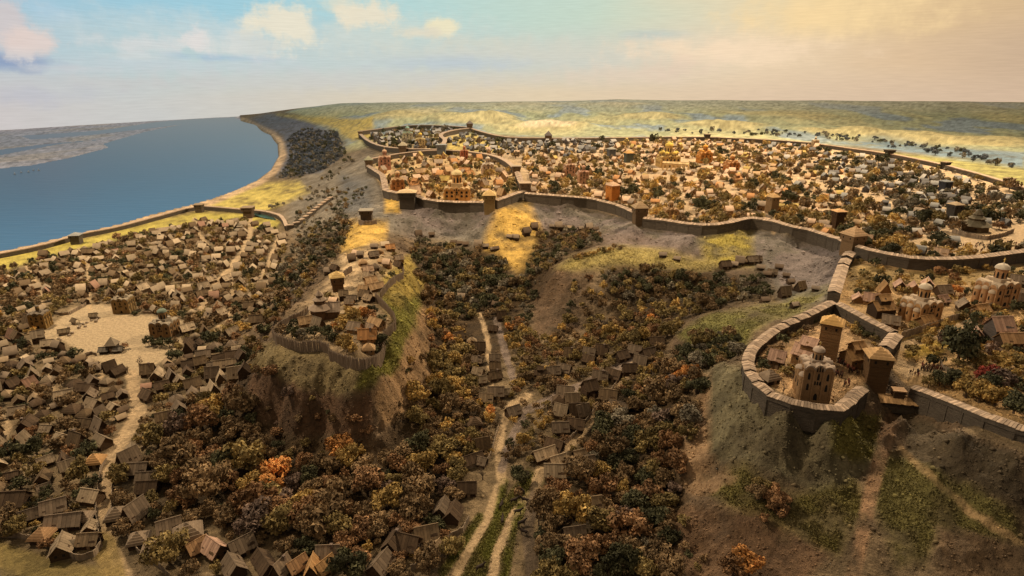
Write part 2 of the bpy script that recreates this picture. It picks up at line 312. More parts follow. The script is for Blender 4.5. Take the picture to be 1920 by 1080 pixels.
# roads and squares: ground of their own
SQUARE = [(60, 632), (110, 600), (135, 578), (190, 570), (225, 575), (245, 592), (285, 590), (300, 600), (345, 600), (338, 650), (325, 668), (296, 682), (270, 712), (248, 712), (240, 690), (208, 690), (160, 665), (120, 640)]
ROADS = [
 ('dirt_road', [(148, 468), (165, 500), (166, 560), (168, 580)], 4), ('dirt_road', [(50, 502), (75, 540), (84, 590)], 4), ('dirt_road', [(365, 412), (372, 440), (388, 460)], 3),
 ('dirt_road', [(470, 412), (468, 440), (455, 470), (430, 505), (400, 540), (370, 590)], 5), ('dirt_road', [(430, 505), (436, 550), (432, 600), (400, 620)], 4.5), ('dirt_road', [(525, 440), (505, 490), (480, 545)], 4),
 ('dirt_road', [(248, 705), (252, 740), (262, 770), (230, 825), (205, 860), (196, 940), (200, 1000), (225, 1060), (240, 1090)], 12), ('dirt_road', [(195, 1020), (215, 1090), (120, 1080), (60, 1060), (0, 1040)], 22),
 ('dirt_road', [(0, 840), (15, 800), (0, 780)], 7), ('dirt_road', [(95, 690), (100, 740)], 4), ('dirt_road', [(195, 690), (180, 730)], 5),
 ('dirt_road', [(990, 740), (960, 760), (940, 800), (935, 840), (940, 900), (920, 960), (880, 1030), (850, 1090)], 8), ('dirt_road', [(940, 880), (960, 820), (985, 770), (1040, 745), (1130, 705), (1190, 670)], 7), ('dirt_road', [(900, 590), (915, 640), (918, 700), (925, 750)], 4), ('dirt_road', [(930, 600), (950, 670), (965, 720)], 6),
 ('dirt_road', [(1020, 880), (1080, 825), (1130, 760), (1200, 670)], 7), ('dirt_road', [(1015, 880), (1000, 920), (960, 970), (930, 1040), (920, 1090)], 9), ('dirt_road', [(1000, 930), (990, 1000), (1000, 1090)], 11),
 ('dirt_road', [(985, 362), (990, 340), (970, 315), (955, 300)], 7), ('dirt_road', [(1035, 345), (1045, 300)], 4), ('dirt_road', [(1080, 290), (1110, 320)], 3), ('dirt_road', [(1175, 305), (1200, 330), (1300, 335)], 3), ('dirt_road', [(1270, 345), (1280, 370), (1295, 400)], 4), ('dirt_road', [(1340, 335), (1390, 375), (1440, 410), (1450, 435)], 4), ('dirt_road', [(1480, 335), (1560, 350), (1650, 375), (1680, 400)], 4), ('dirt_road', [(1680, 480), (1720, 455), (1800, 445), (1920, 430)], 9), ('dirt_road', [(1800, 470), (1920, 455)], 12),
 ('dirt_road', [(1650, 640), (1680, 680), (1700, 700)], 12), ('dirt_road', [(1690, 650), (1780, 620), (1850, 595)], 8), ('dirt_road', [(1690, 690), (1790, 705), (1830, 720)], 12), ('dirt_road', [(1245, 305), (1300, 305)], 5), ('dirt_road', [(1560, 280), (1680, 300), (1920, 372)], 4),
]
label = np.zeros(VX.size, int)
m = softpoly(VX, VY, SQUARE, 3); paint(m, lin(204, 174, 132)*.66); label[m > .5] = 1
road_names = []
for i, (nm, pts, wd) in enumerate(ROADS):
    wob = 1.0
    mm = softline(VX+n2*3, VY+n1*2, pts, wd*.85, max(2, wd*.45)); c = lin(206, 172, 128)
    if i in (12, 14): c = lin(150, 128, 110)
    if i in (17,): c = lin(120, 100, 78)
    if i == 7: c = lin(168, 140, 84)
    paint(mm*np.clip(.95+.35*n2, 0, 1), c*.72); label[mm > .5] = 2+i
gb = noisy([(990, 880), (1020, 900), (960, 1000), (930, 1090), (860, 1090), (930, 960)], 6, .8); paint(gb*(label < 2), lin(112, 104, 48)*.9)
# grassy verges between the wheel tracks
for pts in ([(945, 905), (930, 980), (900, 1085)], [(985, 920), (960, 1000), (945, 1085)], [(900, 970), (830, 1075)]):
    paint(softline(VX, VY, pts, 4, 7)*np.clip(.8+n2, 0, 1), lin(108, 104, 44)*.9)
paint(noisy([(0, 1015), (120, 1055), (180, 1060), (190, 1090), (0, 1090)], 7, .5), lin(118, 104, 58)*.7, .6)
label[(far > .6)] = 100
bm_ = softpoly(VX, VY, BEACH, 3); label[(bm_ > .6)] = 101
label[fb] = 102

# ------------------------------------------------------------------ materials
def new_mat(name):
    m = bpy.data.materials.new(name); m.use_nodes = True
    nt = m.node_tree; b = nt.nodes['Principled BSDF']; b.inputs['Roughness'].default_value = .9
    b.inputs['Specular IOR Level'].default_value = .15
    return m, nt, b
def mat(name, src, color=(1, 1, 1), scale=1.0, var=.3, rough=.9, bump=.0, bscale=6.0, shade=False, stretch=None, island=0.0):
    """src: obj = the object's own colour, attr = colour attribute tint, const = color"""
    m, nt, b = new_mat(name); N, L = nt.nodes.new, nt.links.new
    b.inputs['Roughness'].default_value = rough
    if src == 'obj': o = N('ShaderNodeObjectInfo').outputs['Color']
    elif src == 'attr':
        a = N('ShaderNodeAttribute'); a.attribute_name = 'tint'; o = a.outputs['Color']
    else:
        a = N('ShaderNodeRGB'); a.outputs[0].default_value = (*color, 1); o = a.outputs[0]
    tc = N('ShaderNodeTexCoord'); mp = N('ShaderNodeMapping'); L(tc.outputs['Object'], mp.inputs[0])
    if stretch: mp.inputs['Scale'].default_value = stretch
    nz = N('ShaderNodeTexNoise'); nz.inputs['Scale'].default_value = scale; nz.inputs['Detail'].default_value = 5; nz.inputs['Roughness'].default_value = .65
    L(mp.outputs[0], nz.inputs['Vector'])
    mr = N('ShaderNodeMapRange'); mr.inputs[1].default_value = .25; mr.inputs[2].default_value = .75; mr.inputs[3].default_value = 1-var; mr.inputs[4].default_value = 1+var
    L(nz.outputs['Fac'], mr.inputs[0]); val = mr.outputs[0]
    if shade:
        sa = N('ShaderNodeAttribute'); sa.attribute_name = 'clump'
        mu = N('ShaderNodeMath'); mu.operation = 'MULTIPLY'; L(val, mu.inputs[0]); L(sa.outputs['Fac'], mu.inputs[1]); val = mu.outputs[0]
    if island:
        g = N('ShaderNodeNewGeometry'); mi = N('ShaderNodeMapRange'); mi.inputs[3].default_value = 1-island; mi.inputs[4].default_value = 1+island
        L(g.outputs['Random Per Island'], mi.inputs[0]); mu = N('ShaderNodeMath'); mu.operation = 'MULTIPLY'; L(val, mu.inputs[0]); L(mi.outputs[0], mu.inputs[1]); val = mu.outputs[0]
    vm = N('ShaderNodeVectorMath'); vm.operation = 'SCALE'; L(o, vm.inputs[0]); L(val, vm.inputs['Scale'])
    L(vm.outputs[0], b.inputs['Base Color'])
    if bump:
        nb = N('ShaderNodeTexNoise'); nb.inputs['Scale'].default_value = bscale; nb.inputs['Detail'].default_value = 6; nb.inputs['Roughness'].default_value = .7
        L(mp.outputs[0], nb.inputs['Vector'])
        bp = N('ShaderNodeBump'); bp.inputs['Strength'].default_value = bump; bp.inputs['Distance'].default_value = .9
        L(nb.outputs['Fac'], bp.inputs['Height']); L(bp.outputs[0], b.inputs['Normal'])
    return m
M_ground = mat('ground', 'attr', scale=.9, var=.42, bump=1.0, bscale=1.3)
M_roof = mat('roof_boards', 'obj', scale=1.2, var=.25, island=.22)
M_wallwood = mat('log_walls', 'obj', scale=.6, var=.3, stretch=(1, 1, 7), bump=.6, bscale=1.2)
M_wood_attr = mat('timber_tinted', 'attr', scale=.8, var=.22)
M_dark = mat('dark_opening', 'const', (.02, .016, .012), var=.2)
M_frame = mat('weathered_frame', 'const', (.22, .15, .09), var=.2)
M_leaf = mat('foliage', 'obj', scale=.8, var=.35, shade=True, island=.3)
M_leaf_attr = mat('foliage_tinted', 'attr', scale=.35, var=.25, island=.3)
M_bark = mat('bark', 'const', (.11, .075, .05), scale=3, var=.4)
M_log = mat('rampart_timber', 'const', (.105, .08, .056), scale=.5, var=.35, stretch=(1, 1, 4), bump=.7, bscale=1.5)
M_shingle = mat('rampart_roof_boards', 'const', (.37, .255, .165), scale=.7, var=.3, island=.38)
M_plaster = mat('church_plaster', 'obj', scale=.8, var=.22, bump=.4, bscale=3)
M_vault = mat('church_roof_lead', 'obj', scale=.6, var=.2)
M_fence = mat('fence_boards', 'const', (.24, .175, .115), scale=1.0, var=.3, island=.3)
M_stake = mat('palisade_stake', 'const', (.23, .165, .11), scale=1.2, var=.35, stretch=(1, 1, .3), island=.1)
M_cloth = mat('clothes', 'obj', var=.15)
M_hide = mat('horse_hide', 'const', (.045, .03, .022), var=.3)
M_gold = mat('gilded_metal', 'const', (.7, .45, .12), rough=.35)

# ------------------------------------------------------------------ object helpers
def props(o, label=None, cat=None, group=None, kind=None):
    if label: o['label'] = label
    if cat: o['category'] = cat
    if group: o['group'] = group
    if kind: o['kind'] = kind
    return o
def link(name, data, parent=None):
    o = bpy.data.objects.new(name, data); COL.objects.link(o)
    if parent is not None: o.parent = parent
    return o
def empty(name, loc, rz=0):
    o = link(name, None); o.location = loc; o.rotation_euler = (0, 0, rz); o.empty_display_size = .2
    return o
def fast_mesh(name, V, Fc, mat_=None, smooth=False, tint=None, midx=None, mats=None):
    """V n x 3, Fc m x 3 or m x 4 arrays"""
    me = bpy.data.meshes.new(name); V = np.asarray(V, np.float32); Fc = np.asarray(Fc, np.int32); k = Fc.shape[1]
    me.vertices.add(len(V)); me.vertices.foreach_set('co', V.ravel())
    me.loops.add(Fc.size); me.loops.foreach_set('vertex_index', Fc.ravel())
    me.polygons.add(len(Fc)); me.polygons.foreach_set('loop_start', np.arange(0, Fc.size, k, dtype=np.int32))
    if smooth: me.polygons.foreach_set('use_smooth', np.ones(len(Fc), bool))
    if tint is not None:
        a = me.attributes.new('tint', 'FLOAT_COLOR', 'POINT')
        a.data.foreach_set('color', np.concatenate([tint, np.ones((len(V), 1))], 1).astype(np.float32).ravel())
    for mm in (mats or [mat_]): me.materials.append(mm)
    if midx is not None: me.polygons.foreach_set('material_index', np.asarray(midx, np.int32))
    me.update(calc_edges=True)
    return me
class MB:
    """collects shapes, builds one mesh"""
    def __init__(s): s.v = []; s.f = []; s.m = []
    def add(s, V, Fs, M=None, mi=0):
        b = len(s.v)
        for p in V: s.v.append(tuple(M @ Vector(p)) if M is not None else tuple(p))
        for f in Fs: s.f.append(tuple(i+b for i in f)); s.m.append(mi)
    def box(s, x0, x1, y0, y1, z0, z1, M=None, mi=0):
        s.add([(x0, y0, z0), (x1, y0, z0), (x1, y1, z0), (x0, y1, z0), (x0, y0, z1), (x1, y0, z1), (x1, y1, z1), (x0, y1, z1)],
              [(0, 3, 2, 1), (4, 5, 6, 7), (0, 1, 5, 4), (1, 2, 6, 5), (2, 3, 7, 6), (3, 0, 4, 7)], M, mi)
    def prism(s, prof, y0, y1, M=None, mi=0):      # profile in xz extruded along y
        n = len(prof)
        V = [(x, y0, z) for x, z in prof]+[(x, y1, z) for x, z in prof]
        Fs = [tuple(range(n)), tuple(reversed(range(n, 2*n)))]+[((i+1) % n, i, n+i, n+(i+1) % n) for i in range(n)]
        s.add(V, Fs, M, mi)
    def lathe(s, prof, n=12, M=None, mi=0, a0=0, a1=2*PI, cap=True):
        full = abs(a1-a0-2*PI) < 1e-6; k = n if full else n+1
        V = []; Fs = []
        for r, z in prof:
            for i in range(k):
                t = a0+(a1-a0)*i/n; V.append((r*math.cos(t), r*math.sin(t), z))
        for j in range(len(prof)-1):
            for i in range(n):
                i2 = (i+1) % k
                Fs.append((j*k+i, j*k+i2, (j+1)*k+i2, (j+1)*k+i))
        s.add(V, Fs, M, mi)
    def pyramid(s, x0, x1, y0, y1, z0, z1, M=None, mi=0, top=0.0):
        cx, cy = (x0+x1)/2, (y0+y1)/2; tx, ty = (x1-x0)/2*top, (y1-y0)/2*top
        s.add([(x0, y0, z0), (x1, y0, z0), (x1, y1, z0), (x0, y1, z0), (cx-tx, cy-ty, z1), (cx+tx, cy-ty, z1), (cx+tx, cy+ty, z1), (cx-tx, cy+ty, z1)],
              [(0, 3, 2, 1), (4, 5, 6, 7), (0, 1, 5, 4), (1, 2, 6, 5), (2, 3, 7, 6), (3, 0, 4, 7)], M, mi)
    def mesh(s, name, *mats, smooth=False):
        me = bpy.data.meshes.new(name); me.from_pydata(s.v, [], s.f)
        for mm in mats: me.materials.append(mm)
        if len(mats) > 1: me.polygons.foreach_set('material_index', s.m)
        if smooth: me.polygons.foreach_set('use_smooth', [True]*len(s.f))
        me.validate(); me.update(); return me
    def obj(s, name, m_, parent=None, color=None, smooth=False):
        o = link(name, s.mesh(name, m_, smooth=smooth), parent)
        if color is not None: o.color = (*color, 1)
        return o
def T(x=0, y=0, z=0, rz=0, sc=1): return Matrix.Translation((x, y, z)) @ Matrix.Rotation(rz, 4, 'Z') @ Matrix.Scale(sc, 4)

# ------------------------------------------------------------------ the ground
idx = np.arange(NA*NR).reshape(NR, NA)
Q = np.stack([idx[:-1, :-1], idx[:-1, 1:], idx[1:, 1:], idx[1:, :-1]], -1).reshape(-1, 4)
GV = np.stack([GX.ravel(), GY.ravel(), GZ.ravel()], -1)
keep = (RR[:-1, :-1].ravel() < wall_radius(AZ[:-1, :-1].ravel()))
ql = label[Q[:, 0]].copy()
def ground_part(name, sel, **k):
    q = Q[sel & keep]
    if len(q) < 4: return
    u, inv = np.unique(q, return_inverse=True)
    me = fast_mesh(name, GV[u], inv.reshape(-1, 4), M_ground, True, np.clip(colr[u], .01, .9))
    return props(link(name, me), kind='structure', **k)
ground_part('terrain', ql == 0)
ground_part('market_square', ql == 1)
for i, rd in enumerate(ROADS): ground_part('dirt_road', ql == 2+i)
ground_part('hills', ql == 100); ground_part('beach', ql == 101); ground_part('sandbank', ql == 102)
step = 2
idc = idx[::step, ::step]
qc = np.stack([idc[:-1, :-1], idc[:-1, 1:], idc[1:, 1:], idc[1:, :-1]], -1).reshape(-1, 4)
bvh = BVHTree.FromPolygons(GV.tolist(), qc.tolist())
def hit(px, py):
    d = Vector(raydir(px, py)).normalized()
    r = bvh.ray_cast(Vector(CAM), d, 3000)
    return r[0]
def ground_z(x, y):
    r = bvh.ray_cast(Vector((x, y, 400)), Vector((0, 0, -1)), 600)
    return r[0].z if r[0] else 0.0

# ------------------------------------------------------------------ river and pond
def water(name, V, Fc, deep, rough):
    m, nt, b = new_mat(name); N, L = nt.nodes.new, nt.links.new
    b.inputs['Base Color'].default_value = (*deep, 1); b.inputs['Roughness'].default_value = rough; b.inputs['Specular IOR Level'].default_value = .22
    tc = N('ShaderNodeTexCoord'); mp = N('ShaderNodeMapping'); mp.inputs['Scale'].default_value = (.02, .12, 1); L(tc.outputs['Object'], mp.inputs[0])
    nz = N('ShaderNodeTexNoise'); nz.inputs['Scale'].default_value = 2.0; nz.inputs['Detail'].default_value = 8; L(mp.outputs[0], nz.inputs[0])
    bp = N('ShaderNodeBump'); bp.inputs['Strength'].default_value = .5; bp.inputs['Distance'].default_value = .8; L(nz.outputs['Fac'], bp.inputs['Height']); L(bp.outputs[0], b.inputs['Normal'])
    mx = N('ShaderNodeMix'); mx.data_type = 'RGBA'; mx.inputs[6].default_value = (*[c*.8 for c in deep], 1); mx.inputs[7].default_value = (*[c*1.25 for c in deep], 1)
    L(nz.outputs['Fac'], mx.inputs[0])
    if name == 'river':      # paler far out: grazing sky reflection put into the base colour
        sp_ = N('ShaderNodeSeparateXYZ'); L(tc.outputs['Object'], sp_.inputs[0]); mr = N('ShaderNodeMapRange'); mr.interpolation_type = 'SMOOTHSTEP'
        mr.inputs[1].default_value = 420; mr.inputs[2].default_value = 1750; L(sp_.outputs[1], mr.inputs[0])
        m2 = N('ShaderNodeMix'); m2.data_type = 'RGBA'; L(mr.outputs[0], m2.inputs[0]); L(mx.outputs[2], m2.inputs[6]); m2.inputs[7].default_value = (.20, .27, .32, 1); L(m2.outputs[2], b.inputs['Base Color'])
    else: L(mx.outputs[2], b.inputs['Base Color'])
    return props(link(name, fast_mesh(name, V, Fc, m)), kind='structure')
wa = np.linspace(math.radians(-56), math.radians(-6), 60); wr = np.linspace(200, 1, 40)
V = []; Fc = []
wrs = np.exp(np.linspace(math.log(260), math.log(2100), 40))
for j, r in enumerate(wrs):
    for i, a in enumerate(wa):
        q = min(r, float(wall_radius(a))+2); V.append((q*math.sin(a), q*math.cos(a), -.45))
for j in range(39):
    for i in range(59): Fc.append((j*60+i, j*60+i+1, (j+1)*60+i+1, (j+1)*60+i))
water('river', V, Fc, (.028, .085, .165), .38)
pts = [hit(*p) for p in ((480, 398), (500, 399), (520, 405), (528, 412), (515, 413), (490, 409), (476, 405))]
zc = sum(p.z for p in pts)/len(pts)+.35
c = sum((p for p in pts), Vector())/len(pts)
V = [(p.x, p.y, zc) for p in pts]+[(c.x, c.y, zc)]
water('pond', V, [(i, (i+1) % 7, 7) for i in range(7)], (.05, .10, .07), .2)

# ------------------------------------------------------------------ painted sky backdrop with clouds
def sky_uv(px, py):
    d = raydir(px, py); a = math.atan2(d[0], d[1]); r = float(wall_radius(a)); z = 100+r*d[2]/math.hypot(d[0], d[1])
    return a*1.9, z/1000
na, nz_ = 96, 24
SV = []; SF = []; suv = []
for j in range(nz_):
    z = -20+820*j/(nz_-1)
    for i in range(na):
        a = math.radians(-80+160*i/(na-1)); r = float(wall_radius(a)); SV.append((r*math.sin(a), r*math.cos(a), z)); suv.append((a*1.9, z/1000))
for j in range(nz_-1):
    for i in range(na-1): SF.append((j*na+i, (j+1)*na+i, (j+1)*na+i+1, j*na+i+1))
m, nt, b = new_mat('painted_sky'); N, L = nt.nodes.new, nt.links.new
nt.nodes.remove(b)
me = fast_mesh('sky', SV, SF, m, True)
ul = me.uv_layers.new(name='UVMap')
li = np.array([l.vertex_index for l in me.loops]); ul.data.foreach_set('uv', np.array(suv, np.float32)[li].ravel())
uvn = N('ShaderNodeUVMap'); uvn.uv_map = 'UVMap'
sx = N('ShaderNodeSeparateXYZ'); L(uvn.outputs[0], sx.inputs[0])
def mrange(s, a, b2, c0=0.0, c1=1.0, smooth=True):
    k = N('ShaderNodeMapRange'); k.interpolation_type = 'SMOOTHSTEP' if smooth else 'LINEAR'
    k.inputs[1].default_value = a; k.inputs[2].default_value = b2; k.inputs[3].default_value = c0; k.inputs[4].default_value = c1; L(s, k.inputs[0]); return k.outputs[0]
def math2(op, a, b2):
    k = N('ShaderNodeMath'); k.operation = op
    for i, q in enumerate((a, b2)):
        if isinstance(q, (int, float)): k.inputs[i].default_value = q
        else: L(q, k.inputs[i])
    return k.outputs[0]
def mixc(f, a, b2):
    k = N('ShaderNodeMix'); k.data_type = 'RGBA'
    if isinstance(f, (int, float)): k.inputs[0].default_value = f
    else: L(f, k.inputs[0])
    for i, q in ((6, a), (7, b2)):
        if isinstance(q, (tuple, np.ndarray)): k.inputs[i].default_value = (*q, 1)
        else: L(q, k.inputs[i])
    return k.outputs[2]
U0, U1 = -1.35, 1.35
un = mrange(sx.outputs[0], U0, U1, smooth=False)
big = N('ShaderNodeTexNoise'); big.inputs['Scale'].default_value = 2.2; big.inputs['Detail'].default_value = 4
mpb = N('ShaderNodeMapping'); mpb.inputs['Scale'].default_value = (1, 2.6, 1); L(uvn.outputs[0], mpb.inputs[0]); L(mpb.outputs[0], big.inputs[0])
un2 = math2('ADD', un, math2('MULTIPLY', math2('SUBTRACT', big.outputs['Fac'], .5), .12))
def ramp(stops, py):
    r = N('ShaderNodeValToRGB'); L(un2, r.inputs[0]); el = r.color_ramp.elements
    for i, (px, c) in enumerate(stops):
        u = (sky_uv(px, py)[0]-U0)/(U1-U0); c = lin(*c)
        e_ = el[i] if i < 2 else el.new(u)
        e_.position = u; e_.color = (*c, 1)
    return r.outputs[0]
top = ramp([(0, (160, 196, 214)), (420, (160, 204, 218)), (760, (182, 214, 212)), (1100, (200, 216, 198)), (1340, (228, 214, 180)), (1560, (238, 210, 160)), (1900, (214, 182, 142))], 20)
mid = ramp([(0, (182, 202, 210)), (300, (186, 207, 208)), (700, (198, 209, 206)), (1100, (206, 208, 196)), (1400, (236, 212, 178)), (1700, (222, 192, 156)), (1900, (206, 178, 148))], 120)
low = ramp([(0, (204, 198, 196)), (300, (202, 202, 198)), (700, (216, 204, 182)), (1000, (226, 206, 174)), (1400, (224, 198, 168)), (1900, (212, 184, 156))], 200)
v_at = lambda py: sky_uv(960, py)[1]
wob = math2('MULTIPLY', math2('SUBTRACT', big.outputs['Fac'], .5), .07)
vv = math2('ADD', sx.outputs[1], wob)
sky = mixc(mrange(vv, v_at(185), v_at(110)), low, mid)
sky = mixc(mrange(vv, v_at(110), v_at(25)), sky, top)
edge = N('ShaderNodeTexNoise'); edge.inputs['Scale'].default_value = 16; edge.inputs['Detail'].default_value = 7; edge.inputs['Roughness'].default_value = .62; L(uvn.outputs[0], edge.inputs[0])
edg = math2('MULTIPLY', math2('SUBTRACT', edge.outputs['Fac'], .5), 1.9)
def cloud(px, py, rx, ry, color, k=1.0, soft=.55, flat=None):
    global sky
    soft = min(1.0, soft+.12); rx *= 1.15; ry *= 1.15
    u, v = sky_uv(px, py); u2, v2 = sky_uv(px+rx, py+ry)
    dx = math2('DIVIDE', math2('SUBTRACT', sx.outputs[0], u), abs(u2-u)); dy = math2('DIVIDE', math2('SUBTRACT', sx.outputs[1], v), abs(v2-v))
    d = math2('SQRT', math2('ADD', math2('MULTIPLY', dx, dx), math2('MULTIPLY', dy, dy)), 0)
    d = math2('ADD', d, edg)
    f = mrange(d, 1.0, 1.0-soft, 0, k)
    if flat: f = math2('MULTIPLY', f, mrange(dy, -flat-.5, -flat+.25))
    sky = mixc(f, sky, lin(*color))
cloud(30, 115, 110, 26, (126, 148, 186), .95, .8)
cloud(20, 50, 62, 70, (208, 200, 200), .95, .5, .9)
cloud(60, 78, 70, 34, (226, 208, 200), .9, .5)
cloud(90, 20, 70, 30, (176, 204, 222), .5, .9)
cloud(420, 60, 300, 50, (204, 214, 214), .6, .95)
cloud(700, 60, 260, 60, (212, 216, 204), .55, .95)
cloud(330, 120, 330, 26, (200, 208, 212), .6, .95)
cloud(1000, 100, 320, 36, (216, 212, 196), .55, .95)
cloud(600, 150, 420, 26, (206, 204, 200), .5, .95)
cloud(265, 82, 110, 26, (216, 216, 214), .75, .8)
cloud(370, 78, 34, 30, (226, 220, 216), .95, .6)
cloud(410, 108, 120, 12, (150, 182, 210), .55, .9)
cloud(450, 85, 110, 34, (220, 220, 214), .8, .85)
cloud(530, 50, 82, 50, (234, 226, 204), .95, .55)
cloud(490, 80, 60, 26, (206, 212, 208), .8, .8)
cloud(255, 105, 90, 12, (208, 214, 212), .7, .9)
cloud(640, 8, 60, 30, (226, 222, 200), .7, .7)
cloud(690, 30, 70, 30, (234, 224, 200), .95, .5)
cloud(830, 52, 34, 20, (238, 228, 194), .95, .5)
cloud(790, 62, 60, 14, (226, 218, 196), .9, .7)
cloud(900, 78, 110, 16, (212, 212, 196), .5, .9)
cloud(130, 128, 120, 10, (204, 206, 208), .6, .9)
cloud(250, 155, 200, 14, (200, 198, 196), .5, .95)
cloud(60, 180, 160, 20, (186, 188, 200), .5, .95)
cloud(860, 118, 170, 20, (176, 194, 212), .45, .95)
cloud(1230, 66, 90, 12, (176, 196, 196), .55, .9)
cloud(1360, 92, 260, 36, (250, 222, 188), .75, .95)
cloud(1180, 140, 200, 24, (232, 208, 184), .5, .95)
cloud(1580, 26, 280, 46, (250, 218, 164), .75, .95)
cloud(1260, 125, 90, 26, (226, 200, 178), .4, .95)
brush = N('ShaderNodeTexNoise'); brush.inputs['Scale'].default_value = 40; brush.inputs['Detail'].default_value = 5
mpb2 = N('ShaderNodeMapping'); mpb2.inputs['Scale'].default_value = (.5, 7, 1); L(uvn.outputs[0], mpb2.inputs[0]); L(mpb2.outputs[0], brush.inputs[0])
vm = N('ShaderNodeVectorMath'); vm.operation = 'SCALE'; L(sky, vm.inputs[0]); L(mrange(brush.outputs['Fac'], .3, .7, .955, 1.045, False), vm.inputs['Scale'])
em = N('ShaderNodeEmission'); em.inputs[1].default_value = 1.0; L(vm.outputs[0], em.inputs[0])
L(em.outputs[0], nt.nodes['Material Output'].inputs['Surface'])
props(link('sky', me), kind='structure')

# ================================================================== RAMPARTS
def resample(P, seg):
    P = [Vector(p) for p in P]; d = [0]
    for a, b_ in zip(P, P[1:]): d.append(d[-1]+(b_-a).length)
    n_ = max(2, int(round(d[-1]/seg))+1); out = []
    for k in range(n_):
        t = d[-1]*k/(n_-1); i = max(0, min(len(P)-2, int(np.searchsorted(d, t))-1))
        f = (t-d[i])/max(1e-6, d[i+1]-d[i]); out.append(P[i].lerp(P[i+1], f))
    return out
def survey(px_pts, off=0):
    return [p for p in (hit(x, y+off) for x, y in px_pts) if p is not None]
def miter(P, closed=False):
    Ns = []
    for i in range(len(P)):
        a = P[max(0, i-1)]; b_ = P[min(len(P)-1, i+1)]
        t = Vector((b_.x-a.x, b_.y-a.y, 0)).normalized(); Ns.append(Vector((-t.y, t.x, 0)))
    return Ns
WALL_LINES = []
def rampart(name, label, px_pts, off, h, wd, seg, roof=True, step=False, group='timber ramparts of the old town', planks=.8, smooth=2, color=None, deep=2.5, cat='rampart'):
    P = resample(survey(px_pts, off), 1.5 if seg < 12 else seg)
    for _ in range(int(seg*1.2) if seg < 12 else 1): P = [P[0]]+[(P[i-1]+P[i]*2+P[i+1])/4 for i in range(1, len(P)-1)]+[P[-1]]
    P = resample(P, seg)
    z = [p.z for p in P]
    for _ in range(smooth): z = [z[max(0, i-1)]*.25+z[i]*.5+z[min(len(z)-1, i+1)]*.25 for i in range(len(z))]
    for p, zz in zip(P, z): p.z = zz
    WALL_LINES.append([(p.x, p.y) for p in P])
    Ns = miter(P); c = sum(P, Vector())/len(P)
    root = empty(name, P[len(P)//2]); props(root, label, cat, group); O = -root.location
    body = MB()
    V = []; hw = wd/2
    for i, (p, n_) in enumerate(zip(P, Ns)):
        q = p+O; j = random.uniform(-.04, .04)
        for s_, zz in ((-1, -deep), (-1, h), (1, h), (1, -deep)): V.append((q.x+n_.x*s_*(hw+j), q.y+n_.y*s_*(hw+j), q.z+zz))
    Fs = []
    for i in range(len(P)-1):
        for k in range(3): Fs.append((4*i+k, 4*i+4+k, 4*i+5+k, 4*i+1+k))
    Fs += [(0, 1, 2, 3), tuple(4*(len(P)-1)+k for k in (3, 2, 1, 0))]
    body.add(V, Fs)
    if seg < 12:        # upright timbers between the log cells
        for p, n_ in zip(P, Ns):
            q = p+O; a = math.atan2(n_.y, n_.x)
            body.box(-hw-.16, hw+.16, -.16, .16, -deep, h-.05, Matrix.Translation(q) @ Matrix.Rotation(a, 4, 'Z'))
    body.obj('wall_body', M_log, root)
    for i in range(len(P)-1):
        a, b_ = P[i]+O, P[i+1]+O; na_, nb_ = Ns[i], Ns[i+1]
        if step: zz = max(a.z, b_.z)*.6+min(a.z, b_.z)*.4; a = Vector((a.x, a.y, zz)); b_ = Vector((b_.x, b_.y, zz))
        else:
            jz = random.uniform(-.12, .12); a = a+Vector((0, 0, jz)); b_ = b_+Vector((0, 0, jz))
        mb = MB()
        if roof:
            ov = hw*1.28; zt = h+.85; rz_ = hw*.42
            npl = max(1, int((b_-a).length/planks)); g = .02
            for k in range(npl):
                f0, f1 = (k+.06)/npl, (k+.94)/npl
                for s_ in (-1, 1):
                    dz = random.uniform(-.07, .07); ext = random.uniform(-.06, .06); V = []
                    for f in (f0, f1):
                        p = a.lerp(b_, f); n_ = na_.lerp(nb_, f)
                        for (o_, zz) in ((0, zt+rz_+dz), (s_*(ov+ext), zt+dz*.5)):
                            V.append((p.x+n_.x*o_, p.y+n_.y*o_, p.z+zz))
                    lo = [(x, y, zq-.14) for x, y, zq in V]
                    mb.add(V+lo, [(0, 2, 3, 1), (4, 5, 7, 6), (1, 3, 7, 5), (0, 1, 5, 4), (2, 6, 7, 3)])
            mb.obj('roof_section', M_shingle, root)
            # gallery under the roof
            V = []
            for p, n_ in ((a, na_), (b_, nb_)):
                for s_, zz in ((-1, h-.35), (-1, h+.72), (1, h+.72), (1, h-.35)): V.append((p.x+n_.x*s_*hw*1.16, p.y+n_.y*s_*hw*1.16, p.z+zz))
            gb_ = MB(); gb_.add(V, [(0, 1, 2, 3), (7, 6, 5, 4), (0, 4, 5, 1), (1, 5, 6, 2), (2, 6, 7, 3), (3, 7, 4, 0)]); gb_.obj('gallery', M_log, root)
        else:
            V = []
            for p, n_ in ((a, na_), (b_, nb_)):
                for s_, zz in ((-1.12, h-.05), (-1.12, h+.5), (1.12, h+.5), (1.12, h-.05)): V.append((p.x+n_.x*s_*hw, p.y+n_.y*s_*hw, p.z+zz))
            mb.add(V, [(0, 1, 2, 3), (7, 6, 5, 4), (0, 4, 5, 1), (1, 5, 6, 2), (2, 6, 7, 3), (3, 7, 4, 0)]); mb.obj('parapet', M_shingle, root)
    return root
GW = 'timber ramparts of the old town'
rampart('rampart', 'long roofed log rampart above the grey scarp of the upper town', [(985, 363), (1003, 366), (1060, 368), (1110, 374), (1160, 387), (1190, 401)], 13, 4.2, 3.4, 8)
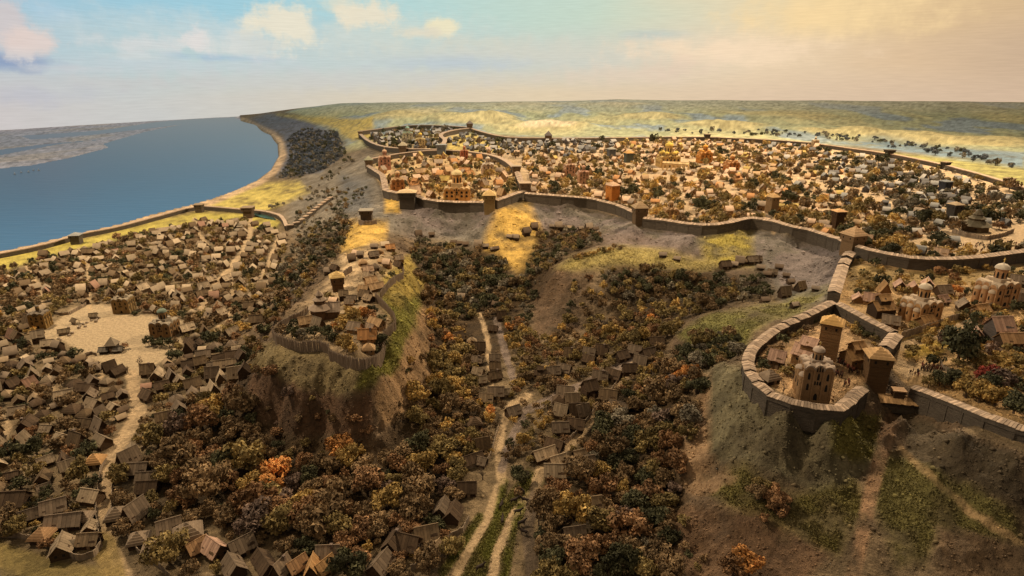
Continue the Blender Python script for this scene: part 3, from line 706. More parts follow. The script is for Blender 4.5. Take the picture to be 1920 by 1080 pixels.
rampart('rampart', 'winding roofed log rampart between two corner towers over the ravine', [(1206, 410), (1225, 413), (1260, 416), (1290, 422), (1330, 426), (1370, 416), (1400, 411), (1440, 414), (1480, 424), (1520, 436), (1560, 449), (1588, 458)], 15, 4.2, 3.4, 7)
rampart('rampart', 'bowed roofed log rampart behind the twin brick churches', [(1606, 464), (1640, 474), (1700, 486), (1760, 489), (1830, 484), (1880, 477), (1960, 466)], 18, 4.0, 3.2, 7)
rampart('rampart', 'roofed log rampart of the inner walled town, gate side above the scarp', [(783, 368), (795, 375), (810, 380), (840, 383), (880, 383), (908, 382)], 12, 4.2, 3.4, 9)
rampart('rampart', 'short roofed log rampart climbing over the yellow lit spur', [(928, 380), (955, 370), (983, 360)], 11, 4.2, 3.4, 9)
rampart('rampart', 'zigzag log rampart of the inner walled town facing the river bluff', [(750, 366), (724, 362), (722, 348), (718, 330), (704, 320), (692, 312)], 10, 4.2, 3.4, 10)
rampart('rampart', 'dark curved log rampart closing the inner walled town at the back', [(695, 306), (730, 295), (780, 289), (822, 286), (880, 289), (930, 298), (955, 312), (964, 322)], 3, 4.2, 3.4, 14, roof=False)
rampart('rampart', 'straight roofed log rampart between the inner town and the wide street', [(970, 326), (975, 340), (981, 354)], 9, 4.2, 3.4, 9)
rampart('rampart', 'log rampart round the near side of the farthest walled quarter', [(823, 287), (790, 287), (756, 286), (720, 282), (700, 275), (686, 266), (676, 256)], 2, 4.6, 3.8, 14, roof=False)
rampart('rampart', 'thin log rampart round the back of the farthest walled quarter', [(676, 253), (700, 249), (740, 241.5), (780, 239), (830, 240.5), (878, 244.5)], 1, 4.5, 4, 24, roof=False)
rampart('rampart', 'pale S shaped log rampart beside the yellow meadow', [(878, 246), (850, 250), (830, 255), (825, 262), (836, 268), (832, 276), (830, 284)], 2, 4.8, 4, 12, roof=False)
rampart('rampart', 'thin far log rampart along the back edge of the upper town', [(884, 246), (900, 252), (930, 260), (955, 265), (1027, 266), (1100, 265), (1200, 264), (1320, 262), (1450, 269), (1520, 274)], 1, 4.0, 3.5, 24, roof=False)
rampart('rampart', 'far log rampart running down beside the green meadow', [(1533, 274), (1600, 284), (1662, 292), (1760, 312), (1850, 337), (1960, 372)], 1.5, 3.0, 3, 16, roof=False)
rampart('rampart', 'stepped roofed log rampart running from the corner tower to the oval citadel', [(1592, 470), (1578, 497), (1570, 522), (1560, 552)], 19, 4.0, 3.4, 9.5, step=True, planks=.9, smooth=1)
rampart('rampart', 'roofed log rampart curling round the church yard of the oval citadel', [(1556, 562), (1513, 584), (1480, 600), (1447, 618), (1418, 640), (1404, 655), (1398, 675), (1400, 697), (1413, 717), (1433, 735), (1461, 751), (1502, 765), (1553, 769), (1578, 762), (1594, 747), (1612, 729)], 25, 3.2, 2.5, 5.4, step=True, planks=.6)
rampart('rampart', 'straight roofed log rampart closing the back of the oval citadel', [(1570, 568), (1595, 581), (1620, 595), (1648, 611), (1672, 625)], 21, 3.0, 2.6, 6, planks=.62)
rampart('rampart', 'short roofed log rampart between the back wall and the citadel gate tower', [(1675, 628), (1664, 642), (1655, 655)], 23, 3.4, 3.0, 5, planks=.62)
rampart('rampart', 'roofed log rampart descending from the gatehouse to the frame edge', [(1708, 727), (1740, 738), (1770, 750), (1820, 770), (1870, 788), (1960, 822)], 26, 3.2, 2.6, 5.8, planks=.66)
rampart('river_wall', 'low dark log wall between the lower town and the river', [(-60, 492), (0, 480), (70, 466), (135, 448)], 4, 2.6, 2.2, 10, roof=False, cat='wall')
rampart('river_wall', 'low dark log wall along the beach between two square towers', [(155, 443), (220, 430), (290, 411), (350, 394), (370, 391)], 3, 2.6, 2.2, 10, roof=False, cat='wall')
rampart('river_wall', 'low log wall in front of the sunny beach meadow', [(381, 391), (420, 394), (460, 398)], 2, 2.8, 2.2, 10, roof=False, cat='wall')
rampart('river_wall', 'log wall bending round the small green pond', [(474, 399), (500, 401), (525, 408), (534, 418), (538, 430)], 2, 2.8, 2.2, 9, roof=False, cat='wall')
rampart('hillside_wall', 'stepped log wall climbing the bare slope beyond the pond', [(538, 431), (560, 421), (580, 405), (600, 389), (622, 372)], 2, 2.4, 2.2, 5, roof=False, step=True, cat='wall')

# ================================================================== TOWERS
def window_mesh():
    mb = MB(); mb.prism([(-.5, 0), (.5, 0), (.5, .75), (.38, 1.05), (.15, 1.25), (-.15, 1.25), (-.38, 1.05), (-.5, .75)], -.06, .06); return mb.mesh('window', M_dark)
def rect_window(): mb = MB(); mb.box(-.5, .5, -.06, .06, 0, 1); return mb.mesh('window', M_dark)
ME_ARCH = window_mesh(); ME_WIN = rect_window()
def door_mesh(): mb = MB(); mb.box(-.5, .5, -.05, .05, 0, 1); return mb.mesh('door', M_frame)
ME_DOOR = door_mesh()
def put(name, me_, parent, loc, rz=0, sc=(1, 1, 1)):
    o = link(name, me_, parent); o.location = loc; o.rotation_euler = (0, 0, rz); o.scale = sc; return o
def plank_roof(mb, L_, W_, z0, rh, ov=.45, nb=8, th=.12):
    """gabled roof along x, boards running down each slope"""
    x0, x1 = -L_/2-ov, L_/2+ov
    for k in range(nb):
        a = x0+(x1-x0)*(k+.03)/nb; b_ = x0+(x1-x0)*(k+.97)/nb
        for s_ in (-1, 1):
            dz = random.uniform(-.03, .05); e_ = random.uniform(0, .15); y = s_*(W_/2+ov+e_); zl = z0-rh*(ov+e_)/(W_/2)
            V = [(a, 0, z0+rh+dz), (b_, 0, z0+rh+dz), (b_, y, zl+dz), (a, y, zl+dz)]; V += [(x, yy_, z-th) for x, yy_, z in V]
            mb.add(V, [(0, 1, 2, 3), (7, 6, 5, 4), (2, 6, 7, 3), (1, 5, 6, 2), (0, 3, 7, 4), (0, 4, 5, 1)])
    mb.box(x0-.05, x1+.05, -.12, .12, z0+rh-.02, z0+rh+.14)
def tower(name, label, px, py, wd, h, rz=0, up=1.18, uph=.3, rh=.55, wallc=(120, 96, 70), roofc=(150, 126, 98), depth=None, deep=3, cat='tower', group='timber towers of the ramparts', loc=None, flat=False):
    p = loc or hit(px, py); d = depth or wd
    root = empty(name, p, rz); props(root, label, cat, group)
    wc = lin(*wallc)*.8; b1 = MB(); b1.box(-wd/2, wd/2, -d/2, d/2, -deep, h*(1-uph))
    for k in range(int(h*(1-uph)/.9)): b1.box(-wd/2-.07, wd/2+.07, -d/2-.07, d/2+.07, k*.9+.1, k*.9+.75)
    b1.obj('body', M_wallwood, root, wc)
    b2 = MB(); q = wd/2*up; qd = d/2*up; b2.box(-q, q, -qd, qd, h*(1-uph), h); b2.obj('upper_storey', M_wallwood, root, wc*.9)
    r = MB()
    if flat: r.box(-q-.5, q+.5, -qd-.5, qd+.5, h, h+.45)
    else:
        n_ = 4
        for k in range(n_):      # courses of boards, each lapping the one below
            f0, f1 = k/n_, (k+1)/n_
            r.pyramid(-(q+.5)*(1-f0), (q+.5)*(1-f0), -(qd+.5)*(1-f0), (qd+.5)*(1-f0), h+rh*wd*f0, h+rh*wd*f1+.08, top=(1-f1+.06)/(1-f0))
    r.obj('roof', M_roof, root, lin(*roofc)*.8)
    for s_, ax in ((-1, 0), (1, 0), (-1, 1), (1, 1)):
        for t in (-.25, .25):
            if ax == 0: put('window', ME_WIN, root, (t*2*q, s_*(qd+.02), h*(1-uph)+h*uph*.35), 0, (.5, 1, .8))
            else: put('window', ME_WIN, root, (s_*(q+.02), t*2*qd, h*(1-uph)+h*uph*.35), PI/2, (.5, 1, .8))
    return root
tower('corner_tower', 'dark square corner tower where the winding rampart bends', 1198, 421, 6.2, 10, .1, roofc=(170, 140, 104))
tower('corner_tower', 'broad hip roofed tower where three ramparts meet', 1595, 476, 6.4, 9, .3, roofc=(196, 158, 116), wallc=(140, 110, 78))
tower('gate_tower', 'dark gate tower with pale roof at the inner town scarp', 765, 388, 9, 9.5, .05, depth=7, roofc=(206, 174, 130), rh=.22, wallc=(96, 84, 70))
tower('corner_tower', 'round headed yellowish tower at the foot of the yellow lit spur', 918, 394, 6.2, 9.5, 0, roofc=(214, 176, 116), wallc=(158, 128, 82), rh=.5)
tower('corner_tower', 'flat topped tower joining the inner town to the long rampart', 984, 370, 6, 9.5, .1, flat=True, roofc=(180, 152, 120), wallc=(124, 102, 78))
tower('corner_tower', 'slim tower beside the wide street behind the inner town', 968, 330, 5.5, 7.5, .1, flat=True, roofc=(166, 146, 120))
tower('gate_tower', 'grey blue gate tower between the two walled quarters', 828, 292, 7.5, 10, 0, flat=True, roofc=(150, 146, 136), wallc=(118, 116, 110))
tower('corner_tower', 'squat tower in the front wall of the farthest quarter', 756, 289, 6.5, 8.5, 0, roofc=(176, 158, 126))
tower('corner_tower', 'tower on the bluff corner of the farthest quarter', 676, 258, 5, 8, .3, flat=True)
tower('corner_tower', 'tower on the bluff corner of the inner walled town', 692, 314, 6, 7, .3, roofc=(150, 142, 112))
tower('corner_tower', 'tower at the far tip of the walled quarters against the hills', 881, 247, 6.5, 10, 0, roofc=(120, 106, 92))
tower('corner_tower', 'dark tower in the back wall against the yellow hills', 1028, 268, 6, 8, 0, roofc=(110, 98, 88), rh=.8)
tower('corner_tower', 'small flat tower above the golden churches on the far rampart', 1325, 264, 5, 7, 0, flat=True, wallc=(90, 80, 66))
tower('corner_tower', 'dark flat tower on the far rampart by the meadow', 1666, 295, 5, 6.5, 0, flat=True, wallc=(70, 62, 50), up=1.4, roofc=(90, 80, 66))
tower('corner_tower', 'tiny tower on the descending stretch of far rampart', 1771, 317, 4.5, 5.5, .3, flat=True, wallc=(80, 70, 58))
tower('corner_tower', 'small tower of the far rampart nearest the frame edge', 1889, 350, 4.2, 5.5, .3, flat=True, wallc=(80, 70, 58))
tower('river_tower', 'grey square tower in the river wall, alone by the open water', 145, 457, 5.2, 6, .2, roofc=(148, 142, 132), wallc=(110, 98, 82), rh=.3)
tower('river_tower', 'small square tower at the bend of the river wall', 375, 398, 5, 6.2, .1, flat=True, wallc=(104, 88, 68))
tower('river_tower', 'square tower where the river wall reaches the pond meadow', 467, 408, 6.2, 8, .1, flat=True, wallc=(110, 88, 66), up=1.3)
tower('watch_tower', 'lookout tower on the top knob of the palisaded hill', 688, 415, 6, 6.5, .1, flat=True, wallc=(104, 88, 70), roofc=(150, 136, 116))
tower('citadel_tower', 'tall square log tower behind the citadel church', 1550, 668, 5.0, 10.5, -.55, up=1.02, roofc=(206, 160, 96), wallc=(140, 104, 66), rh=.42, uph=.25, group='log towers of the oval citadel')
tower('gate_tower', 'hip roofed gate tower at the citadel courtyard entrance', 1638, 716, 5.0, 8.0, -.25, up=1.12, roofc=(186, 146, 98), wallc=(110, 82, 54), rh=.45, group='log towers of the oval citadel')
# gatehouse with its dark passage
p = hit(1678, 764); gh = empty('gatehouse', p, -.22); props(gh, 'low gatehouse with board roof and box turret over a dark archway', 'gatehouse')
b1 = MB(); b1.box(-4.6, -2.2, -2.0, 2.0, -9, 2.6); b1.box(2.2, 4.6, -2.0, 2.0, -9, 2.6); b1.box(-2.2, 2.2, -2.0, 2.0, -.6, 2.6); b1.box(-2.2, 2.2, -.2, 1.9, -9, -.6); b1.obj('body', M_log, gh)
b1 = MB(); plank_roof(b1, 8.8, 4.6, 2.7, .9, nb=12); b1.obj('roof', M_roof, gh, lin(190, 148, 100)*.7)
b1 = MB(); b1.box(-1.3, 1.3, -1.0, 1.0, 3.0, 5.2); t_ = b1.obj('turret', M_wallwood, gh, lin(96, 74, 52)*.7)
b1 = MB(); b1.box(-1.6, 1.6, -1.3, 1.3, 5.2, 5.5); b1.obj('turret_roof', M_roof, t_, lin(190, 150, 110)*.8)
b1 = MB(); b1.prism([(-2.1, -9), (2.1, -9), (2.1, -3.0), (1.5, -1.5), (0, -.8), (-1.5, -1.5), (-2.1, -3.0)], -.35, -.25); b1.obj('passage', M_dark, gh)

# ================================================================== CHURCHES
def church(label, px, py, W_, D_, H_, rz=0, wallc=(190, 146, 98), roofc=(200, 172, 142), domes=0, apse=True, drum=1.0, domec=None, group='masonry churches', loc=None, bays=3):
    p = loc or hit(px, py); root = empty('church', p, rz); props(root, label, 'church', group)
    wallc = tuple(.72*a+.28*b for a, b in zip(wallc, (176, 146, 112))); roofc = tuple(.8*a+.2*b for a, b in zip(roofc, (186, 160, 130)))
    if W_ > 9.9 and py < 380: W_, D_, H_ = W_*.82, D_*.82, H_*.85
    wc = lin(*wallc)*.74; rc = lin(*roofc)*.7; dc = lin(*(domec or roofc))*.8
    m_ = MB(); m_.box(-W_/2, W_/2, -D_/2, D_/2, -1.5, H_); m_.box(-W_/2-.18, W_/2+.18, -D_/2-.18, D_/2+.18, -1.5, .35)
    for i in range(bays+1):
        x = -W_/2+W_*i/bays; y = -D_/2+D_*i/bays
        for s_ in (-1, 1):
            m_.box(x-.22, x+.22, s_*D_/2-.26, s_*D_/2+.26, -1, H_+.1); m_.box(s_*W_/2-.26, s_*W_/2+.26, y-.22, y+.22, -1, H_+.1)
    m_.obj('wall', M_plaster, root, wc)
    rf = MB(); ty = MB()
    arc = lambda r, n_=9: [(r*math.cos(PI*k/n_), r*math.sin(PI*k/n_)) for k in range(n_+1)]
    R90 = Matrix.Rotation(PI/2, 4, 'Z')
    for i in range(bays):
        c_ = 1.25 if i == bays//2 else 1.0
        for ax, (w1, d1) in enumerate(((W_, D_), (D_, W_))):
            x = -w1/2+w1*(i+.5)/bays; r = w1/bays/2
            M = (R90 if ax else Matrix.Identity(4)) @ Matrix.Translation((x, 0, H_-.1))
            pr = [(a, b_*c_) for a, b_ in arc(r+.14)]; rf.prism(pr, -d1/2-.3, d1/2+.3, M)
            pr = [(a, b_*c_) for a, b_ in arc(r-.14)]; ty.prism(pr, -d1/2-.36, d1/2+.36, M)
    # central square block under the drum
    R = W_*.19*drum; rf.box(-R*1.25, R*1.25, -R*1.25, R*1.25, H_, H_+W_*.26)
    rf.obj('roof', M_vault, root, rc); ty.obj('gable', M_plaster, root, wc*.95)
    def cupola(x, y, z, r, hh):
        d_ = MB(); M = T(x, y, z); d_.lathe([(r, 0), (r, hh), (r*1.12, hh+.05), (r*1.12, hh+r*.22), (0, hh+r*.22)], 14, M); dr = d_.obj('drum', M_plaster, root, wc)
        k_ = MB(); prof = [(r*1.2*math.cos(t*PI/2/6), hh+r*.2+r*.95*math.sin(t*PI/2/6)) for t in range(6)]+[(r*.12, hh+r*1.22), (0.02, hh+r*1.5)]
        k_.lathe(prof, 14, M); k_.obj('dome', M_vault, root, dc, True)
        for t in range(8):
            a = t*PI/4+.2; put('window', ME_ARCH, dr, (x+math.cos(a)*r*.985, y+math.sin(a)*r*.985, z+hh*.2), a+PI/2, (r*.36, 1, hh*.5))
        cr = MB(); zt = hh+r*1.45; s_ = r*.5; cr.box(-s_*.1, s_*.1, -s_*.1, s_*.1, zt-.1, zt+s_*1.5, M); cr.box(-s_*.5, s_*.5, -s_*.1, s_*.1, zt+s_*.8, zt+s_*1.0, M); cr.obj('cross', M_gold, root)
    cupola(0, 0, H_+W_*.2, R, W_*.36)
    for k in range(domes):
        a = (PI/4+k*PI/2) if domes <= 4 else k*2*PI/domes; cupola(math.cos(a)*W_*.42, math.sin(a)*D_*.42, H_+.4, R*.55, W_*.18)
    if apse:
        ra = D_/bays/2*.95; ap = MB(); ar = MB()
        for i in range(bays):
            y = -D_/2+D_*(i+.5)/bays; h_ = H_*(.86 if i == bays//2 else .74)
            M = T(-W_/2, y, 0); ap.lathe([(ra, -1.5), (ra, h_)], 10, M, a0=PI/2, a1=3*PI/2)
            ar.lathe([(ra*1.08*math.cos(t*PI/10), h_+ra*1.0*math.sin(t*PI/10)) for t in range(6)], 10, M, a0=PI/2, a1=3*PI/2)
        ao = ap.obj('apse', M_plaster, root, wc); ar.obj('apse_roof', M_vault, ao, rc, True)
        for i in range(bays): put('window', ME_ARCH, ao, (-W_/2-ra, -D_/2+D_*(i+.5)/bays, H_*.4), PI/2, (ra*.4, 1, H_*.16))
    for i in range(bays):
        x = -W_/2+W_*(i+.5)/bays; y = -D_/2+D_*(i+.5)/bays
        for k, zf in enumerate((.34, .68)):
            if k == 0 and i == bays//2: continue
            put('window', ME_ARCH, root, (x, -D_/2-.02, H_*zf), 0, (W_*.085, 1, H_*.17)); put('window', ME_ARCH, root, (W_/2+.02, y, H_*zf), PI/2, (W_*.085, 1, H_*.17))
    for t in (-1, 0, 1): put('window', ME_ARCH, root, (t*W_*.09, -D_/2-.02, H_*.52), 0, (W_*.06, 1, H_*.1))
    for t in (-1, 0, 1): put('window', ME_ARCH, root, (t*W_*.09, -D_/2-.40, H_*.96), 0, (W_*.05, 1, H_*.10*(1.5 if t == 0 else 1)))
    put('portal', ME_ARCH, root, (0, -D_/2-.04, 0), 0, (W_*.13, 1.2, H_*.2))
    return root
church('tall single domed church with striped gable in the oval citadel', 1521, 741, 6.4, 6.4, 8.6, -.22, wallc=(158, 118, 78), roofc=(190, 164, 140))
church('brick church with white vaults behind the plank fence', 1722, 598, 8.6, 7.4, 5.6, .28, wallc=(202, 146, 88), roofc=(206, 178, 146), domec=(214, 192, 162))
church('larger brick church with a high drum near the frame edge', 1862, 569, 9.8, 7.6, 7.0, .24, wallc=(206, 148, 96), roofc=(212, 184, 150), domec=(216, 196, 168))
church('tan church with scalloped roof on the near side of the market', 312, 628, 8.2, 7, 5.4, -.05, wallc=(140, 104, 62), roofc=(158, 142, 118), domec=(124, 132, 112))
church('small ochre church at the far edge of the market', 235, 584, 6.6, 6, 6, .1, wallc=(160, 128, 76), roofc=(156, 138, 110))
church('ochre two storey church hall beside the market track', 79, 613, 5.8, 5, 6, .15, wallc=(158, 122, 62), roofc=(110, 96, 80), drum=.6)
church('wide orange cathedral with arched porch inside the inner town', 858, 374, 19, 12, 8, .0, wallc=(232, 160, 78), roofc=(226, 186, 130), domes=2, domec=(226, 196, 140), bays=5)
church('rose coloured church against the inner town river wall', 723, 318, 9, 9, 10, .2, wallc=(196, 128, 96), roofc=(206, 160, 124))
church('red church at the back of the inner town', 871, 303, 6, 6, 9, .1, wallc=(190, 92, 56), roofc=(200, 130, 90))
church('pale violet stone church near the street side of the inner town', 915, 328, 10, 9, 9, .1, wallc=(206, 172, 140), roofc=(216, 196, 170))
church('orange church in the near corner of the inner town', 747, 360, 8, 8, 8, .2, wallc=(206, 132, 70), roofc=(206, 162, 112))
church('gold domed church in the farthest walled quarter', 789, 276, 11, 9, 9, .1, wallc=(222, 186, 120), roofc=(216, 190, 130), domec=(226, 186, 80))
church('church with green dome in the farthest walled quarter', 765, 264, 13, 10, 9, .1, wallc=(190, 182, 150), roofc=(150, 168, 140), domec=(140, 166, 146))
church('great many domed golden cathedral in the upper town', 1252, 312, 19, 16, 9, .1, wallc=(226, 180, 104), roofc=(226, 186, 110), domes=6, domec=(230, 190, 90), bays=5)
church('bright orange church on the open place behind the cathedral', 1320, 305, 12, 11, 9, .1, wallc=(226, 140, 54), roofc=(232, 160, 80), domes=4, domec=(230, 160, 70))
church('orange brick church among gardens of the upper town', 1370, 323, 11, 10, 8, .2, wallc=(216, 130, 62), roofc=(222, 160, 100), domes=4, domec=(226, 170, 110))
church('slim cream church on the skyline of the far rampart', 1527, 277, 5, 5, 7, 0, wallc=(226, 196, 150), roofc=(226, 200, 160))
church('pink brick church in the western lanes of the upper town', 1067, 330, 7, 7, 8, .2, wallc=(200, 146, 112), roofc=(210, 166, 130))
church('pointed pink brick church by the lane fork', 1093, 344, 6.5, 6, 8, .1, wallc=(206, 150, 112), roofc=(206, 150, 116))
church('small brown church with arcade just inside the winding rampart', 1256, 407, 7, 6, 4.2, .1, wallc=(186, 140, 90), roofc=(190, 150, 104))

# octagonal log churches and other timber landmarks
def octagon_church(label, px, py, r, h, wallc, roofc, tiers=3, ann=True, group='timber churches'):
    p = hit(px, py); root = empty('log_church', p, .2); props(root, label, 'church', group)
    z = 0; q = r; wc = lin(*wallc)*.7; rc = lin(*roofc)*.8
    for t in range(tiers):
        hh = h*(.56 if t == 0 else .3/(t+.3)); b_ = MB(); b_.lathe([(q, z-1.5 if t == 0 else z), (q, z+hh)], 8, T(rz=PI/8)); tr = b_.obj('tier', M_wallwood, root, wc)
        for k in range(4): put('window', ME_WIN, tr, (math.cos(k*PI/2-PI/4)*q*.935, math.sin(k*PI/2-PI/4)*q*.935, z+hh*.4), k*PI/2+PI/4, (q*.14, 1, hh*.25))
        z += hh; s_ = MB(); top_ = q*(.56 if t < tiers-1 else .04); rz_ = q*(.42 if t < tiers-1 else 1.5)
        s_.lathe([(q*1.2, z-.15), (q*1.2, z), (top_, z+rz_)], 8, T(rz=PI/8)); s_.obj('roof', M_roof, root, rc); z += rz_*.92; q = top_*1.0
    if ann:
        b_ = MB(); b_.box(r*.6, r*1.7, -r*.7, r*.7, -1.5, h*.5); b_.obj('annex', M_wallwood, root, wc); b_ = MB(); plank_roof(b_, r*1.3, r*1.4, h*.5, r*.6, nb=6)
        o = b_.obj('annex_roof', M_roof, root, rc); o.location = (r*1.1, 0, 0)
    return root
octagon_church('tiered octagonal log church on the palisaded hill', 603, 597, 3.5, 7.0, (118, 88, 62), (158, 134, 110))
octagon_church('dark three tiered log church on the sandy place of the upper town', 1827, 432, 6.0, 5.2, (104, 84, 58), (110, 96, 72), ann=False)
octagon_church('small tiered log chapel on the pond meadow lane', 451, 436, 3.4, 4.0, (120, 98, 72), (146, 128, 104), ann=False)
tower('log_tower', 'square log tower with wide hip roof on the palisaded hill lane', 634, 544, 4.0, 5.8, .35, up=1.22, uph=.5, rh=.5, wallc=(112, 84, 56), roofc=(200, 164, 104), group='log towers in the town')
tower('log_tower', 'slender blue shadowed log tower beside the upper town lane', 1446, 399, 5, 9.5, .3, up=1.0, rh=.45, wallc=(150, 118, 82), roofc=(206, 164, 110), group='log towers in the town')
tower('log_tower', 'dark watch tower with pale overhanging cap near the corner tower', 1568, 427, 4.2, 9, .1, up=1.25, uph=.32, rh=.3, wallc=(90, 66, 44), roofc=(214, 164, 110), group='log towers in the town')
tower('log_tower', 'dark blue grey tower house in the grey quarter', 1786, 410, 4.8, 8, .2, up=1.1, uph=.4, rh=.3, wallc=(84, 76, 68), roofc=(176, 148, 112), group='log towers in the town')
tower('log_tower', 'dark tower among the farthest grey roofs of the upper town', 1770, 358, 5, 6.5, .2, up=1.1, uph=.4, rh=.2, wallc=(74, 72, 76), roofc=(120, 116, 110), group='log towers in the town')
tower('log_tower', 'bluish tower in the middle of the upper town roofs', 1146, 296, 6, 8, .2, up=1.1, rh=.3, wallc=(110, 108, 104), roofc=(160, 148, 128), group='log towers in the town')
tower('log_tower', 'greenish tower beside the upper town orchard', 1178, 304, 6, 8, .2, up=1.15, rh=.4, wallc=(104, 104, 90), roofc=(200, 150, 90), group='log towers in the town')
tower('log_tower', 'orange sided tower house behind the corner tower rampart', 1148, 374, 6.5, 9.5, .5, up=1.0, rh=.35, wallc=(206, 130, 60), roofc=(206, 166, 130), group='log towers in the town')
# arcaded wall in front of the cathedral
pa, pb_ = hit(1243, 318), hit(1290, 322); d_ = pb_-pa; L_ = d_.length
root = empty('arcade', pa, math.atan2(d_.y, d_.x)); props(root, 'cream arcaded gallery in front of the golden cathedral', 'arcade')
b1 = MB(); nb_ = 6; b1.box(0, L_, -1.2, 1.2, 4.2, 6.0)
for k in range(nb_+1): b1.box(L_*k/nb_-.5, L_*k/nb_+.5, -1.1, 1.1, -1.5, 4.25)
b1.obj('wall', M_plaster, root, lin(222, 182, 124)*.8)
b1 = MB(); plank_roof(b1, L_, 2.6, 6.0, 1.0, nb=16); o = b1.obj('roof', M_roof, root, lin(226, 188, 130)*.8); o.location = (L_/2, 0, 0)

# ================================================================== SITING
class Occ:
    def __init__(s, c=4.0): s.c = c; s.d = {}
    def put(s, x, y, r):
        c = s.c
        for i in range(int((x-r)//c), int((x+r)//c)+1):
            for j in range(int((y-r)//c), int((y+r)//c)+1): s.d.setdefault((i, j), []).append((x, y, r))
    def free(s, x, y, r):
        c = s.c
        for i in range(int((x-r)//c), int((x+r)//c)+1):
            for j in range(int((y-r)//c), int((y+r)//c)+1):
                for (a, b_, q) in s.d.get((i, j), ()):
                    if (a-x)**2+(b_-y)**2 < (q+r)**2: return False
        return True
occ = Occ()
for line in WALL_LINES:
    for a, b_ in zip(line, line[1:]):
        n_ = max(1, int(math.hypot(a[0]-b_[0], a[1]-b_[1])/2.5))
        for k in range(n_): occ.put(a[0]+(b_[0]-a[0])*k/n_, a[1]+(b_[1]-a[1])*k/n_, 2.3)
bpy.context.view_layer.update()
for o in list(S.objects):
    if o.parent is None and o.children and o.get('category') not in ('rampart', 'wall'):
        r = 0
        for ch in o.children:
            if ch.type == 'MESH' and ch.name.split('.')[0] in ('wall', 'body', 'tier', 'annex', 'apse'):
                for c_ in ch.bound_box: r = max(r, math.hypot(c_[0], c_[1]))
        occ.put(o.location.x, o.location.y, r*.85)
EX, EY = np.meshgrid(np.arange(-100, 1020)*2.0, np.arange(100, 560)*2.0)
ex = EX.ravel(); ey = EY.ravel()
excl = softpoly(ex, ey, SQUARE, 2) > .4
for i, (nm, pts, wd) in enumerate(ROADS):
    if i in (28,): continue
    excl |= softline(ex, ey, pts, wd+(9 if i in (6, 7) else 1.5), 2) > .5
for pl in ([(655, 470), (690, 480), (660, 520), (630, 560), (620, 545)], [(940, 880), (1010, 880), (990, 960), (1010, 1090), (850, 1090), (925, 960)], [(1560, 690), (1620, 680), (1600, 730), (1560, 740)], [(1480, 720), (1560, 720), (1580, 750), (1470, 750)]):
    excl |= softpoly(ex, ey, pl, 2) > .5
excl = excl.reshape(EX.shape)
def blocked(px, py):
    i = int(px/2+100); j = int(py/2-100)
    return 0 <= j < excl.shape[0] and 0 <= i < excl.shape[1] and excl[j, i]

# ================================================================== HOUSES
def simple_roof(mb, L_, W_, z0, rh, ov=.4, th=.14):
    x0, x1 = -L_/2-ov, L_/2+ov; y = W_/2+ov; zl = z0-rh*ov/(W_/2)
    mb.add([(x0, -y, zl), (x1, -y, zl), (x1, 0, z0+rh), (x0, 0, z0+rh), (x1, y, zl), (x0, y, zl)], [(0, 1, 2, 3), (3, 2, 4, 5)])
    mb.add([(x0, -y, zl-th), (x1, -y, zl-th), (x1, 0, z0+rh-th), (x0, 0, z0+rh-th), (x1, y, zl-th), (x0, y, zl-th)], [(3, 2, 1, 0), (5, 4, 2, 3)])
def gable_walls(mb, L_, W_, h, rh, dz=-1.6, detail=True):
    mb.prism([(-W_/2, dz), (W_/2, dz), (W_/2, h), (0, h+rh-.1), (-W_/2, h)], -L_/2, L_/2, Matrix.Rotation(PI/2, 4, 'Z'))
    if detail:
        for k in range(int(h/.5)): mb.box(-L_/2-.06, L_/2+.06, -W_/2-.06, W_/2+.06, .08+k*.5, .44+k*.5)
HT = {  # L, W, wall height, roof height
 'plank': (5.0, 3.8, 2.2, 2.0), 'tall': (4.4, 3.8, 3.6, 2.3), 'long': (7.4, 3.8, 2.1, 1.9), 'hut': (4.0, 3.8, 1.6, 2.3), 'hall': (6.4, 5.0, 3.4, 1.9), 'shed': (3.4, 2.8, 1.7, 1.2), 'steep': (4.6, 3.4, 2.4, 3.0)}
